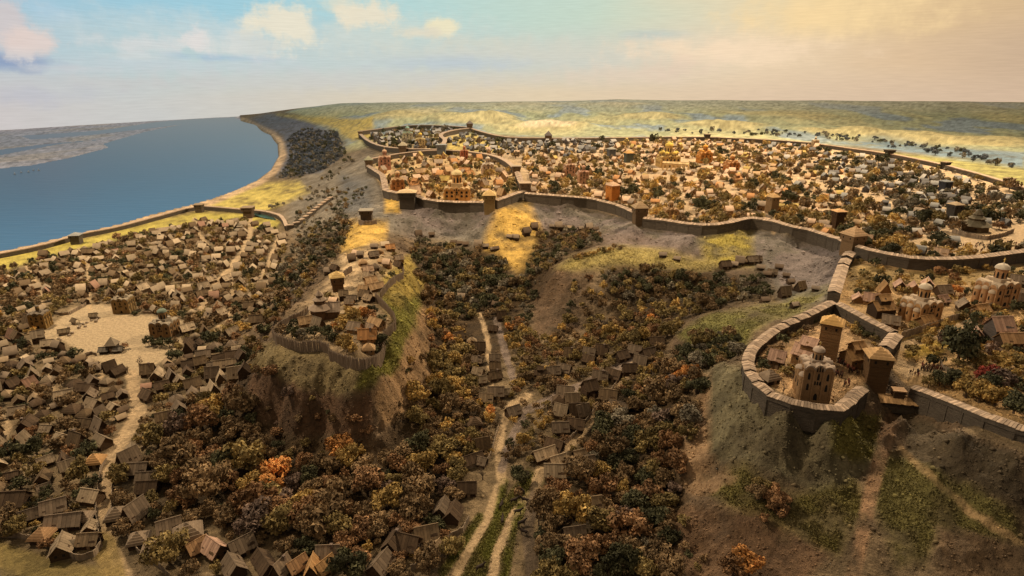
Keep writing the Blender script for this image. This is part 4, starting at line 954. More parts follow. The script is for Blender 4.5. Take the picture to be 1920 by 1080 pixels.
def house_parts(t, detail):
    L_, W_, h, rh = HT[t]; wl, rf = MB(), MB(); wins = []; chim = None
    if t == 'hut':
        wl.box(-L_/2, L_/2, -W_/2, W_/2, -1.6, h+.1)
        if detail:
            for k in range(3): wl.box(-L_/2-.06, L_/2+.06, -W_/2-.06, W_/2+.06, .08+k*.5, .44+k*.5)
            n_ = 5; q = .55
            for k in range(n_):
                f0, f1 = (k/n_)**1.15, ((k+1)/n_)**1.15; a0 = 1-f0; a1 = 1-f1
                rf.pyramid(-(L_/2+q)*a0-.02, (L_/2+q)*a0+.02, -(W_/2+q)*a0-.02, (W_/2+q)*a0+.02, h-.1+rh*f0**.85, h+rh*f1**.85, top=max(.06, (a1+.03)/(a0+.02)))
        else: rf.pyramid(-L_/2-.5, L_/2+.5, -W_/2-.5, W_/2+.5, h, h+rh, top=.12)
    else:
        gable_walls(wl, L_, W_, h, rh, detail=detail)
        (plank_roof if detail else simple_roof)(rf, L_, W_, h, rh)
        if t == 'hall':
            u = MB(); gable_walls(u, 3.4, 3.0, 2.0, 1.2, dz=0, detail=detail); wl.add([(x, y, z+h+.9) for x, y, z in u.v], u.f)
            u = MB(); (plank_roof if detail else simple_roof)(u, 3.4, 3.0, 2.0, 1.2); rf.add([(x, y, z+h+.9) for x, y, z in u.v], u.f)
    wins = [(-L_*.28, -W_/2-.07, h*.45, 0), (L_*.28, -W_/2-.07, h*.45, 0), (L_/2+.07, -W_*.2, h*.45, PI/2), (L_/2+.07, W_*.2, h*.45, PI/2)]
    if t in ('tall', 'hall'): wins += [(-L_*.28, -W_/2-.07, h*.78, 0), (L_*.05, -W_/2-.07, h*.78, 0)]
    door = (0.1*L_, -W_/2-.08, 0, 0)
    return wl, rf, wins, door
HM = {}
for t in HT:
    wl, rf, wins, door = house_parts(t, True); HM[t] = (wl.mesh('wall', M_wallwood), rf.mesh('roof', M_roof), wins, door)
ch_ = MB(); ch_.box(-.28, .28, -.28, .28, -.6, .9); ch_.box(-.36, .36, -.36, .36, .9, 1.05); ME_CHIM = ch_.mesh('chimney', M_plaster)
def tri_template(mb):
    V = np.array(mb.v); Fs = []
    for f in mb.f:
        for k in range(1, len(f)-1): Fs.append((f[0], f[k], f[k+1]))
    return V, np.array(Fs)
HS = {}
for t in HT:
    wl, rf, wins, door = house_parts(t, False); dm = MB()
    for (x, y, z, a) in wins[:3]+[door]:
        h_ = .6 if (x, y, z, a) != door else 1.4
        dm.box(-.3, .3, -.03, .03, 0, h_, T(x, y, z, a))
    HS[t] = [tri_template(q) for q in (wl, rf, dm)]

ROOFC = {'brown': [('greyish brown', (162, 138, 108), 5), ('dark brown', (122, 98, 70), 3), ('pale tan', (196, 168, 132), 3), ('reddish', (162, 122, 96), .5)],
 'warm': [('pale pinkish', (220, 180, 142), 4), ('tan', (198, 158, 112), 4), ('orange', (206, 146, 90), 1), ('greyish brown', (166, 140, 112), 4), ('yellowish', (206, 172, 96), 1)],
 'grey': [('grey', (150, 142, 130), 5), ('pale grey', (186, 172, 154), 4), ('dark grey', (112, 104, 96), 3)],
 'dusk': [('greyish brown', (138, 116, 92), 5), ('dark brown', (104, 82, 60), 5), ('tan', (166, 138, 104), 2)]}
WALLC = {'brown': (104, 80, 56), 'warm': (160, 120, 78), 'grey': (98, 88, 80), 'dusk': (84, 64, 46)}
def pick(lst):
    t = random.random()*sum(q[-1] for q in lst)
    for q in lst:
        t -= q[-1]
        if t <= 0: return q
    return lst[-1]
HOUSES = []; TREES = []
TW_A = [('plank', 5), ('tall', 2), ('long', 1.4), ('hut', 1.6), ('shed', 2), ('steep', 2)]
TW_B = [('plank', 5), ('tall', 3), ('long', 2.2), ('hut', .5), ('shed', 1.4), ('steep', 2.2), ('hall', 1.2)]
def add_house(p, t, sc, rz, pal, px, py, rc=None):
    L_, W_ = HT[t][:2]; c = rc or pick(ROOFC[pal]); j = random.uniform(.85, 1.12)
    wc = lin(*WALLC[pal])*random.uniform(.7, 1.15)*.8
    HOUSES.append(dict(p=p, t=t, sc=sc, rz=rz, word=c[0], rc=lin(*c[1])*.64*j, wc=wc, px=px, py=py, size=math.sqrt(L_*W_)*sc/((p-Vector(CAM)).length), pal=pal))
def pal_at(px, py, pal):
    if callable(pal): return pal(px, py)
    return pal
def in_poly(px, py, poly): return bool(inside(np.array([px]), np.array([py]), poly)[0])
def houses(poly, pal, tries, smin=.8, smax=1.1, types=TW_A, gap=.42, zones=40, cap=9999):
    P = np.array(poly); x0, y0 = P.min(0); x1, y1 = P.max(0); n0 = len(HOUSES)
    for _ in range(tries):
        if len(HOUSES)-n0 >= cap: break
        px, py = random.uniform(x0, x1), random.uniform(y0, y1)
        if not in_poly(px, py, poly) or blocked(px, py): continue
        p = hit(px, py)
        if p is None: continue
        t = pick(types)[0]; sc = random.uniform(smin, smax); L_, W_ = HT[t][:2]; r = gap*math.hypot(L_, W_)*sc
        if not occ.free(p.x, p.y, r): continue
        occ.put(p.x, p.y, r)
        zx = vnoise(np.array([p.x/zones]), np.array([p.y/zones]), 5)[0]*PI*2
        rz = zx+random.choice((0, PI/2, PI, -PI/2))+random.gauss(0, .16)
        add_house(p, t, sc, rz, pal_at(px, py, pal), px, py)
TREEC = {'slate grey': (84, 84, 82), 'dark green': (74, 70, 46), 'olive': (126, 106, 64), 'brown': (120, 96, 66), 'rusty': (132, 98, 66), 'orange': (178, 122, 66), 'golden': (166, 134, 76), 'red': (140, 62, 48), 'grey brown': (120, 108, 88), 'mauve brown': (118, 96, 80)}
TP = {'podil': [('brown', 5), ('olive', 3), ('dark green', 2.5), ('rusty', 1.2), ('golden', .5)], 'forest': [('rusty', 3), ('brown', 6), ('olive', 2.5), ('dark green', 1.6), ('golden', .5), ('mauve brown', 2)], 'golden': [('olive', 5), ('golden', 2), ('brown', 3.5), ('orange', .35), ('rusty', 1)],
 'dark': [('dark green', 5), ('brown', 3), ('olive', 2), ('grey brown', 2)], 'upper': [('olive', 4), ('golden', 3), ('dark green', 2), ('brown', 2)], 'bluff': [('slate grey', 5), ('grey brown', 3), ('dark green', 2)], 'greyt': [('grey brown', 4), ('dark green', 3), ('olive', 1.5), ('brown', 1.5)], 'right': [('dark green', 3), ('golden', 3), ('olive', 3), ('rusty', 1), ('mauve brown', .6)]}
def add_tree(p, r, word, px, py, kind='tree'):
    c = lin(*TREEC[word])*random.uniform(.8, 1.25)*1.02
    TREES.append(dict(p=p, r=r, word=word, c=c, px=px, py=py, size=r/((p-Vector(CAM)).length), kind=kind))
def trees(poly, pal, tries, rmin, rmax, gap=.8, use_block=True, dens=None, cap=9999):
    P = np.array(poly); x0, y0 = P.min(0); x1, y1 = P.max(0); n0 = len(TREES)
    for _ in range(tries):
        if len(TREES)-n0 >= cap: break
        px, py = random.uniform(x0, x1), random.uniform(y0, y1)
        if not in_poly(px, py, poly) or (use_block and blocked(px, py)): continue
        p = hit(px, py)
        if p is None: continue
        if dens is not None and fbm(np.array([p.x/22]), np.array([p.y/22]), 3, 77)[0] < dens: continue
        r = random.uniform(rmin, rmax)*random.uniform(.6, 1.28)
        if not occ.free(p.x, p.y, r*gap): continue
        occ.put(p.x, p.y, r*gap); add_tree(p, r, pick(TP[pal_at(px, py, pal)])[0], px, py)

def HX(px, py, t, sc, rz, pal, rc=None, force=True):
    p = hit(px, py); L_, W_ = HT[t][:2]; occ.put(p.x, p.y, .4*math.hypot(L_, W_)*sc); add_house(p, t, sc, rz, pal, px, py, rc)
def TX(px, py, r, word, gap=.7):
    p = hit(px, py); occ.put(p.x, p.y, r*gap); add_tree(p, r, word, px, py)
PINK = ('pale pinkish', (214, 170, 140), 1); TAN = ('tan', (200, 152, 98), 1); ORG = ('tan', (190, 146, 102), 1); GRY = ('greyish brown', (156, 132, 106), 1)
# oval citadel
HX(1512, 682, 'hall', 1.05, -.75, 'warm', PINK); HX(1600, 684, 'hall', .95, .25, 'warm', TAN)
HX(1455, 688, 'tall', .85, -.6, 'brown', PINK); HX(1441, 716, 'hut', .95, .35, 'dusk', GRY)
for a in ((1500, 612, 1.7, 'dark green'), (1478, 632, 1.5, 'brown'), (1520, 606, 1.8, 'dark green'), (1545, 592, 1.8, 'olive'), (1566, 588, 1.4, 'dark green'), (1580, 612, 1.8, 'golden'), (1597, 622, 1.6, 'golden'), (1625, 633, 1.5, 'dark green'), (1640, 640, 1.4, 'olive'), (1470, 702, 1.8, 'olive'), (1482, 695, 1.5, 'golden'), (1445, 660, 1.2, 'brown')): TX(*a)
# quarter behind the citadel
for a in ((1633, 570, 'plank', .95, -.5, 'warm', PINK), (1656, 553, 'steep', .95, 1.3, 'warm', TAN), (1686, 543, 'plank', .9, 1.2, 'brown', PINK), (1712, 548, 'plank', .9, 1.2, 'warm', PINK), (1738, 540, 'plank', .9, 1.1, 'dusk', PINK), (1766, 554, 'plank', .95, .1, 'dusk', GRY), (1764, 570, 'plank', .8, .3, 'dusk', PINK), (1608, 567, 'shed', 1.1, 1.2, 'warm', PINK),
          (1650, 592, 'hall', 1.0, .1, 'dusk', TAN), (1668, 612, 'plank', .9, -.5, 'brown', GRY), (1733, 612, 'shed', 1.3, .35, 'warm', TAN), (1806, 582, 'plank', .95, 1.2, 'dusk', GRY), (1836, 590, 'shed', 1.3, .3, 'warm', TAN), (1828, 632, 'plank', .8, 1.1, 'dusk', PINK), (1868, 636, 'tall', 1.25, .05, 'grey', PINK), (1894, 648, 'long', 1.0, .0, 'dusk', ORG), (1908, 536, 'plank', 1.0, -.6, 'dusk', GRY), (1910, 570, 'long', 1.0, -.6, 'grey', GRY), (1895, 555, 'long', .8, -.6, 'grey', GRY)): HX(*a)
for a in ((520, 905, 4.2, 'orange'), (640, 850, 3.6, 'orange'), (690, 930, 4.4, 'rusty'), (580, 980, 4.2, 'rusty'), (730, 955, 4.0, 'golden'), (480, 960, 4.3, 'rusty'), (655, 880, 3.6, 'golden'), (1180, 1010, 4.2, 'rusty'), (1090, 1060, 4.2, 'rusty'), (1130, 930, 3.6, 'rusty')): TX(*a)
TX(1796, 676, 5.4, 'dark green', .6); TX(1842, 716, 2.9, 'red'); TX(1830, 690, 2.3, 'olive'); TX(1805, 705, 1.7, 'golden')
for a in ((1760, 722, 2.6, 'dark green'), (1785, 728, 2.6, 'dark green'), (1740, 728, 2.0, 'olive'), (1810, 745, 2.8, 'golden'), (1835, 755, 3, 'golden'), (1865, 760, 3.2, 'golden'), (1900, 775, 3, 'dark green'), (1880, 725, 3.2, 'mauve brown'), (1905, 690, 3, 'olive'), (1870, 690, 2.8, 'golden'), (1650, 535, 2.8, 'dark green'), (1635, 532, 2.4, 'olive'), (1612, 540, 1.6, 'golden'), (1700, 528, 1.8, 'golden'), (1738, 530, 2, 'dark green'), (1790, 552, 2.4, 'orange'), (1800, 538, 2, 'golden'), (1640, 575, 1.4, 'golden'), (1700, 575, 1.6, 'olive'), (1690, 618, 1.8, 'brown'), (1670, 590, 1.3, 'olive'), (1893, 620, 2.6, 'olive'), (1880, 520, 2.2, 'golden')): TX(*a)
# slope in front of the citadel
for a in ((1430, 925, 2.2, 'olive'), (1420, 938, 2.2, 'brown'), (1446, 948, 2.4, 'rusty'), (1466, 946, 2.2, 'rusty'), (1456, 966, 2.0, 'rusty'), (1432, 980, 1.3, 'rusty'), (1265, 868, 2.4, 'orange'), (1395, 1066, 3.0, 'orange'), (1375, 1076, 2.6, 'rusty'), (1285, 708, 2.6, 'orange'), (1268, 716, 2.5, 'orange'), (1250, 722, 2.2, 'orange'), (1300, 700, 2.2, 'orange')): TX(*a)
# palisaded hill
for a in ((702, 466, 'shed', .9), (668, 480, 'plank', .7), (660, 490, 'steep', .7), (676, 484, 'tall', .6), (680, 497, 'hut', .8), (701, 484, 'plank', .8), (722, 464, 'plank', .75), (732, 470, 'plank', .8), (712, 476, 'hut', .7), (748, 490, 'plank', .75), (747, 502, 'plank', .75), (726, 502, 'tall', .7), (716, 494, 'shed', .8), (704, 506, 'hut', .8), (690, 512, 'plank', .8), (692, 524, 'plank', .8), (696, 534, 'plank', .85), (705, 545, 'long', .8), (682, 548, 'plank', .7), (685, 560, 'plank', .8), (692, 566, 'shed', 1), (645, 562, 'tall', .65), (660, 566, 'shed', .9), (656, 572, 'plank', .6), (626, 568, 'shed', .8),
          (690, 640, 'plank', 1.0), (666, 622, 'plank', .8), (706, 612, 'long', .75), (692, 660, 'hut', .8), (694, 622, 'plank', .7), (573, 611, 'plank', .8), (597, 618, 'steep', .8), (617, 513, 'plank', .7), (628, 508, 'plank', .7)): HX(*a, random.uniform(-.7, .7), random.choice(('brown', 'warm', 'dusk')))
for a in ((664, 606, 2.8, 'golden'), (645, 612, 2.6, 'golden'), (628, 620, 2.2, 'orange'), (682, 598, 2.7, 'orange'), (700, 600, 2.4, 'rusty'), (655, 592, 2.2, 'golden'), (672, 618, 2.2, 'olive'), (695, 592, 2.2, 'dark green'), (715, 604, 2.0, 'dark green'), (650, 598, 2, 'olive'), (648, 655, 2.7, 'golden'), (662, 662, 1.8, 'golden'), (712, 652, 2.4, 'dark green'), (706, 664, 1.6, 'dark green'), (530, 628, 2.2, 'brown'), (548, 634, 2.4, 'dark green'), (567, 636, 2.2, 'grey brown'), (590, 632, 2.2, 'dark green'), (612, 635, 2.4, 'dark green'), (628, 640, 2, 'dark green'), (617, 560, 1.8, 'olive'), (718, 518, 2.0, 'olive'), (735, 522, 1.8, 'dark green'), (738, 480, 1.4, 'olive'), (640, 620, 1.8, 'golden'), (558, 612, 2.0, 'dark green')): TX(*a)
# huts on the terraces under the ramparts
for (x, y) in ((786, 444), (808, 443), (852, 458), (863, 459), (874, 461), (898, 465), (910, 465), (922, 470), (932, 469), (957, 447), (966, 449), (985, 440), (992, 436), (1003, 430), (1036, 427), (1046, 429), (1056, 429), (1070, 430), (1088, 431), (1104, 432), (1118, 433), (1360, 503), (1374, 500), (1386, 496), (1398, 494), (1410, 494), (1424, 506), (1436, 518), (1446, 517), (1420, 492), (1462, 505), (1476, 520), (1482, 532), (1500, 545), (1492, 543), (1244, 482), (1271, 489), (1471, 557), (1528, 545), (1488, 576), (1432, 567)):
    HX(x+random.uniform(-2, 2), y, random.choice(('plank', 'shed', 'shed', 'steep')), random.uniform(.72, .95), random.uniform(-.6, .6), 'dusk')
# market place and single trees
for a in ((280, 648, 2.2, 'dark green'), (292, 650, 2.2, 'dark green'), (304, 651, 2.2, 'dark green'), (318, 650, 2.2, 'dark green'), (330, 648, 2.0, 'brown'), (365, 612, 3.2, 'brown'), (388, 616, 3.2, 'brown'), (405, 606, 2.8, 'brown'), (376, 598, 2.8, 'olive'), (234, 655, 1.6, 'rusty'), (255, 590, 1.6, 'dark green'), (978, 905, 3.0, 'dark green'), (955, 840, 1.8, 'dark green'), (1005, 768, 1.4, 'brown'), (985, 800, 1.8, 'dark green'), (1755, 462, 4.4, 'dark green'), (1873, 430, 3.0, 'rusty'), (970, 928, 1.4, 'brown'), (948, 862, 1.3, 'brown')): TX(*a)
for k in range(13): TX(1078+k*7.4+random.uniform(-2, 2), 486-k*1.7+random.uniform(-2, 2), random.uniform(1.2, 1.8), random.choice(('golden', 'olive', 'brown')))
# lower town blocks near the frame bottom
for a in ((498, 1066, 'long', .85, 2.3, 'dusk'), (440, 1075, 'plank', .95, 2.3, 'dusk'), (530, 1078, 'steep', .8, 1.2, 'dusk', GRY), (558, 1070, 'plank', .8, .9, 'dusk', ORG), (588, 1078, 'steep', .8, 1.7, 'dusk', TAN), (617, 1048, 'plank', .9, .05, 'dusk', GRY), (610, 1072, 'plank', .8, 1.0, 'brown', TAN), (405, 1040, 'plank', .95, -.6, 'brown', PINK), (372, 1035, 'plank', .8, .9, 'brown', ORG), (455, 1035, 'plank', .95, .8, 'dusk'), (320, 998, 'plank', .9, .5, 'dusk', GRY), (355, 1012, 'hut', 1.25, .5, 'dusk', GRY), (262, 1020, 'hut', .9, .3, 'dusk', GRY), (290, 1035, 'hut', .95, .3, 'dusk', GRY), (258, 975, 'steep', 1.0, 1.2, 'dusk', GRY), (222, 975, 'hut', 1.0, .3, 'dusk'), (125, 988, 'long', .95, .2, 'dusk', GRY), (160, 978, 'hut', .8, .2, 'dusk', GRY), (170, 1022, 'plank', .8, .1, 'dusk'), (82, 1012, 'hut', .9, 0, 'dusk', ORG), (20, 950, 'long', 1.1, .1, 'dusk'), (105, 962, 'plank', .95, .5, 'dusk', GRY), (285, 905, 'long', .85, .1, 'dusk'), (280, 925, 'plank', .9, .1, 'dusk'), (262, 890, 'plank', .9, .1, 'dusk', GRY), (180, 872, 'hut', .95, .2, 'brown', TAN), (740, 1030, 'plank', 1.0, 1.3, 'dusk'), (765, 1030, 'plank', 1.0, -.3, 'dusk'), (715, 1072, 'plank', 1.0, 1.2, 'dusk'), (800, 1012, 'plank', .95, .3, 'dusk'), (830, 965, 'plank', .9, 1.4, 'dusk'), (850, 972, 'plank', .9, 1.4, 'dusk'), (876, 925, 'plank', .85, .05, 'dusk'), (1108, 955, 'plank', .9, .2, 'dusk'), (1076, 1012, 'plank', .9, .2, 'dusk'), (815, 1040, 'shed', 1, 1.1, 'dusk')): HX(*a)
# valley hamlet
for a in ((912, 755, 'plank', .8), (962, 780, 'plank', .85), (900, 660, 'steep', .8), (895, 682, 'plank', .75), (897, 704, 'plank', .75), (900, 720, 'plank', .75), (928, 678, 'plank', .75), (928, 694, 'plank', .75), (928, 712, 'plank', .85), (930, 745, 'plank', .95), (945, 742, 'shed', .9), (1013, 708, 'hall', .6), (1037, 704, 'plank', .85), (1058, 700, 'plank', .85), (1068, 672, 'steep', .8), (1105, 668, 'plank', .85), (1104, 682, 'plank', .85), (1128, 668, 'steep', .9), (1125, 715, 'plank', .95), (1150, 712, 'plank', .95), (1060, 745, 'plank', 1.0), (1105, 742, 'tall', 1.0), (1072, 762, 'steep', .9), (1048, 758, 'hut', .9), (1052, 782, 'steep', .85), (1080, 782, 'steep', .9), (1092, 782, 'steep', .85), (1080, 806, 'plank', .9), (1050, 812, 'plank', .9), (1040, 845, 'plank', .9), (1020, 860, 'long', .85), (1046, 875, 'plank', .9), (1040, 895, 'plank', 1), (1095, 880, 'plank', 1.0), (1087, 860, 'shed', 1), (890, 800, 'hut', .9), (905, 845, 'steep', .8), (885, 870, 'long', .8), (902, 872, 'shed', .9), (1165, 675, 'plank', .9), (1190, 665, 'plank', .9), (1200, 690, 'steep', .9), (1180, 700, 'plank', .9), (1230, 650, 'plank', .95), (1215, 672, 'plank', 1), (860, 640, 'steep', .8), (885, 645, 'hut', .8), (940, 600, 'steep', .8), (925, 622, 'plank', .7), (865, 560, 'plank', .7), (930, 575, 'shed', .9), (1140, 752, 'plank', 1), (1160, 770, 'long', .8)): HX(*a, random.uniform(-.6, .6), random.choice(('dusk', 'dusk', 'brown')))

# ---- blocks filled by region
PODIL_A = [(0, 506), (140, 472), (300, 432), (380, 415), (465, 418), (505, 428), (528, 436), (540, 452), (520, 520), (495, 600), (440, 640), (400, 650), (350, 606), (290, 588), (190, 568), (120, 575), (60, 625), (-60, 640), (-60, 525)]
PODIL_B = [(-60, 640), (60, 632), (190, 690), (250, 715), (330, 672), (352, 610), (440, 640), (475, 690), (440, 735), (370, 770), (320, 815), (300, 860), (310, 930), (215, 900), (190, 990), (120, 1040), (-60, 1005)]
PODIL_C = [(215, 880), (300, 935), (420, 1010), (640, 1030), (640, 1080), (350, 1080), (250, 1030), (205, 980)]
SLOPE = [(500, 600), (545, 470), (560, 445), (640, 400), (660, 420), (640, 470), (590, 520), (560, 560), (510, 620), (470, 690), (440, 700)]
def upal(px, py):
    g = np.clip((px-1450)/250-(py-330)/160, 0, 1) if px > 1300 else np.clip((1010-px)/120-(py-275)/60, 0, 1)
    if py < 300 and px < 1150: g = max(g, np.clip((305-py)/25, 0, 1))
    return 'grey' if random.random() < g else 'warm'
def utpal(px, py): return 'greyt' if upal(px, py) == 'grey' else 'upper'
VC = [(700, 315), (730, 300), (830, 291), (930, 303), (962, 328), (975, 358), (920, 378), (840, 380), (790, 370), (728, 358), (726, 335)]
FC = [(684, 259), (740, 245), (830, 244), (870, 247), (836, 258), (828, 284), (760, 283), (704, 274)]
slpal = lambda x, y: 'greyt' if y < 530+random.gauss(0, 30) else 'podil'
trees(PODIL_A, 'podil', 900, 1.8, 2.8, .8, cap=330); trees(PODIL_B, 'podil', 900, 2.0, 3.2, .8, cap=80); trees(SLOPE, slpal, 900, 1.6, 2.8, .8, cap=170); trees(PODIL_C, 'podil', 90, 2.4, 3.4, .8, cap=8)
trees(UPPER, utpal, 4000, 2.4, 4.2, .78, cap=720); trees(VC, 'upper', 300, 2.6, 4.2, .8, cap=60); trees(FC, 'greyt', 300, 2.6, 4.4, .8, cap=60)
houses(PODIL_A, 'brown', 4200, .72, 1.0, TW_A, gap=.48); houses(PODIL_B, lambda x, y: 'brown' if random.random() < .4 else 'dusk', 6500, .74, 1.0, TW_A, gap=.475)
houses(PODIL_C, 'dusk', 250, .85, 1.1, TW_A, gap=.6); houses(SLOPE, 'brown', 400, .7, .9, TW_A, gap=.9, cap=90)
houses(UPPER, upal, 9000, .72, 1.05, TW_B, gap=.6)
houses(VC, 'warm', 500, 1.0, 1.35, TW_B, gap=.6, cap=60); houses(FC, 'grey', 500, 1.0, 1.35, TW_B, gap=.65, cap=50)
trees(PODIL_A, 'podil', 4200, 1.1, 2.0, .72); trees(PODIL_B, 'podil', 2600, 1.1, 1.9, .76); trees(PODIL_C, 'podil', 300, 1.6, 2.6, .75)
trees(SLOPE, slpal, 2600, 1.2, 2.2, .75); trees(UPPER, utpal, 6000, 1.2, 2.4, .72); trees(VC, 'upper', 500, 1.5, 2.6, .7); trees(FC, 'greyt', 400, 1.8, 3.0, .7)
trees([(560, 400), (640, 340), (690, 320), (700, 345), (660, 390), (640, 420), (560, 445), (548, 430)], 'greyt', 500, 1.0, 1.9, .9, dens=-.05)
trees([(500, 395), (560, 370), (640, 300), (690, 290), (690, 310), (650, 340), (570, 395)], 'greyt', 300, 1.2, 2.2, .8, dens=.05)
trees([(524, 335), (545, 300), (540, 262), (570, 240), (632, 250), (650, 290), (610, 318), (560, 334)], 'bluff', 1600, 1.4, 2.9, .68)
trees([(1640, 262), (1760, 275), (1900, 303), (1900, 316), (1740, 290), (1640, 273)], 'bluff', 260, 1.6, 3.0, .7)
trees([(1230, 250), (1420, 255), (1640, 268), (1640, 258), (1420, 244), (1230, 243)], 'bluff', 160, 1.6, 3, .8)
trees([(1610, 440), (1700, 420), (1740, 440), (1700, 455), (1620, 455)], 'dark', 200, 1.8, 2.6, .65)
F1 = [(320, 805), (380, 770), (465, 745), (480, 835), (560, 878), (690, 892), (750, 860), (800, 850), (870, 870), (850, 950), (790, 985), (700, 1020), (640, 1020), (430, 995), (305, 935), (300, 860)]
F2 = [(795, 540), (830, 590), (890, 640), (900, 740), (885, 860), (850, 905), (800, 830), (770, 770), (812, 700), (806, 610)]
F3 = [(765, 470), (800, 455), (880, 470), (940, 490), (990, 560), (950, 590), (890, 600), (830, 600), (795, 540)]
F4 = [(1008, 440), (1110, 432), (1130, 455), (1060, 480), (1030, 505), (1000, 545), (965, 545), (1000, 480)]
F5 = [(1150, 520), (1250, 505), (1350, 520), (1425, 525), (1445, 555), (1350, 578), (1280, 600), (1250, 640), (1100, 660), (1075, 640), (1150, 600)]
F6 = [(950, 600), (1000, 630), (1100, 645), (1240, 640), (1240, 710), (1200, 740), (1100, 745), (960, 745)]
F7 = [(1200, 700), (1240, 690), (1310, 700), (1302, 780), (1280, 860), (1262, 1000), (1262, 1090), (1010, 1090), (1020, 960), (1085, 880), (1120, 800)]
F8 = [(1265, 665), (1300, 628), (1385, 632), (1388, 668), (1320, 690), (1270, 695)]
F9 = [(690, 1000), (830, 920), (850, 1040), (800, 1085), (640, 1085), (640, 1020)]
F10 = [(880, 740), (1010, 740), (1120, 730), (1130, 780), (1080, 860), (1010, 880), (950, 850), (880, 860)]
trees(F1, 'forest', 2600, 2.6, 4.5, .64); trees(F2, 'golden', 1500, 2.0, 3.5, .66); trees(F3, 'dark', 900, 2.0, 3.4, .64); trees(F4, 'dark', 500, 1.6, 2.6, .66)
trees(F5, lambda x, y: 'dark' if y < 570 or x > 1330 else 'golden', 1500, 1.8, 2.8, .66); trees(F6, 'golden', 1300, 1.6, 2.6, .7); trees(F7, lambda x, y: 'forest' if random.random() < .55 else 'dark', 2600, 2.5, 4.0, .64)
trees([(1065, 530), (1150, 508), (1190, 520), (1150, 640), (1050, 640)], lambda x, y: 'golden' if random.random() < .6 else 'dark', 300, 1.5, 2.6, .75, cap=26)
trees([(985, 560), (1010, 540), (1000, 640), (960, 620)], 'dark', 100, 1.3, 2.2, .8)
trees([(1412, 690), (1420, 660), (1455, 632), (1540, 585), (1568, 586), (1545, 606), (1470, 648), (1430, 700)], 'dark', 300, 1.1, 1.8, .7)
trees([(1585, 594), (1655, 632), (1650, 655), (1600, 625)], 'right', 150, 1.1, 1.7, .75)
trees(F8, 'dark', 500, 1.6, 2.6, .62); trees(F9, 'forest', 500, 2.0, 3.2, .7); trees(F10, 'golden', 500, 1.3, 2.0, .8)
trees([(470, 690), (640, 760), (700, 780), (690, 890), (560, 870), (480, 830)], 'forest', 220, 1.2, 2.4, 1.15)
trees([(745, 720), (800, 640), (812, 700), (790, 780), (745, 800)], 'forest', 60, 1.2, 2.0, 1.2)
trees([(1590, 480), (1800, 500), (1920, 490), (1960, 560), (1960, 790), (1800, 740), (1735, 725), (1700, 640), (1840, 600), (1690, 625), (1600, 560)], 'right', 500, 1.3, 2.2, .9)
trees([(1830, 660), (1960, 650), (1960, 800), (1840, 760), (1810, 725)], 'right', 400, 2.0, 3.0, .64)
trees([(1290, 860), (1260, 1000), (1290, 1085), (1330, 1085), (1290, 960)], 'forest', 60, 1.3, 2.0, 1.0)

# ================================================================== LANDMARKS for telling look-alikes apart
LM = [('the oval citadel', 1500, 680), ('the gatehouse', 1678, 735), ('the lone dark oak', 1796, 676), ('the brick church pair', 1790, 585), ('the meeting of ramparts', 1595, 470), ('the citadel slope path', 1620, 950), ('the green spur', 1340, 610),
 ('the octagonal log church', 603, 597), ('the palisade front', 640, 665), ('the watch tower', 688, 430), ('the yellow lit spur', 960, 420), ('the bare knoll', 1100, 500), ('the rampart bend tower', 1198, 420), ('the ravine stream bed', 950, 640), ('the hamlet lane fork', 940, 880),
 ('the yellow huts', 1085, 780), ('the grazing horses', 965, 965), ('the lane gate', 205, 990), ('the market square', 220, 640), ('the market church', 312, 628), ('the ochre church hall', 79, 613), ('the lane by the wall', 165, 520), ('the small green pond', 500, 410), ('the long river wall', 260, 440), ('the river tower', 145, 455), ('the town crossroads', 430, 505),
 ('the rocky hill foot', 600, 830), ('the wooded gully', 560, 930), ('the stepped hillside wall', 590, 400), ('the golden cathedral', 1252, 312), ('the orange cathedral', 858, 374), ('the orange brick church', 1370, 323), ('the tiered log church', 1827, 432), ('the slender log tower', 1446, 397), ('the far rampart meadow', 1700, 305), ('the pink brick churches', 1080, 335), ('the grey quarter', 1620, 340), ('the sandy place', 1850, 455), ('the farthest quarter', 780, 265), ('the red tree', 1842, 716), ('the track forest', 1180, 960), ('the fenced yards', 90, 900), ('the fenced yard corner', 790, 1040), ('the cliff rim', 1290, 800), ('the riverside lanes', 40, 740), ('the hill footpath', 480, 560)]
LMP = [(nm, hit(x, y), (x, y)) for nm, x, y in LM]
ORD = ['nearest', 'second nearest', 'third nearest', 'fourth nearest', 'fifth nearest', 'sixth nearest', 'seventh nearest', 'eighth nearest', 'ninth nearest', 'tenth nearest', 'eleventh nearest', 'twelfth nearest', 'thirteenth nearest', 'fourteenth nearest', 'fifteenth nearest', 'sixteenth nearest', 'seventeenth nearest', 'eighteenth nearest', 'nineteenth nearest', 'twentieth nearest']
def relate(items, phrase):
    """a label for each item: its look, then where it stands by the nearest landmark"""
    groups = {}
    for it in items:
        p = it['p']; best = min(LMP, key=lambda q: ((q[2][0]-it['px'])**2+((q[2][1]-it['py'])*1.4)**2))
        dx, dy = it['px']-best[2][0], (it['py']-best[2][1])*1.4
        rel = ('inland of' if dx > 0 else 'riverward of') if abs(dx) > abs(dy) else ('in front of' if dy > 0 else 'beyond')
        it['dist'] = math.hypot(dx, dy); groups.setdefault((phrase(it), rel, best[0]), []).append(it)
    for (ph, rel, lm), g in groups.items():
        g.sort(key=lambda q: q['dist'])
        for i, it in enumerate(g):
            it['label'] = f'{ph} {rel} {lm}' if len(g) == 1 else f'{ph}, {ORD[min(i, 19)]} {rel} {lm}'

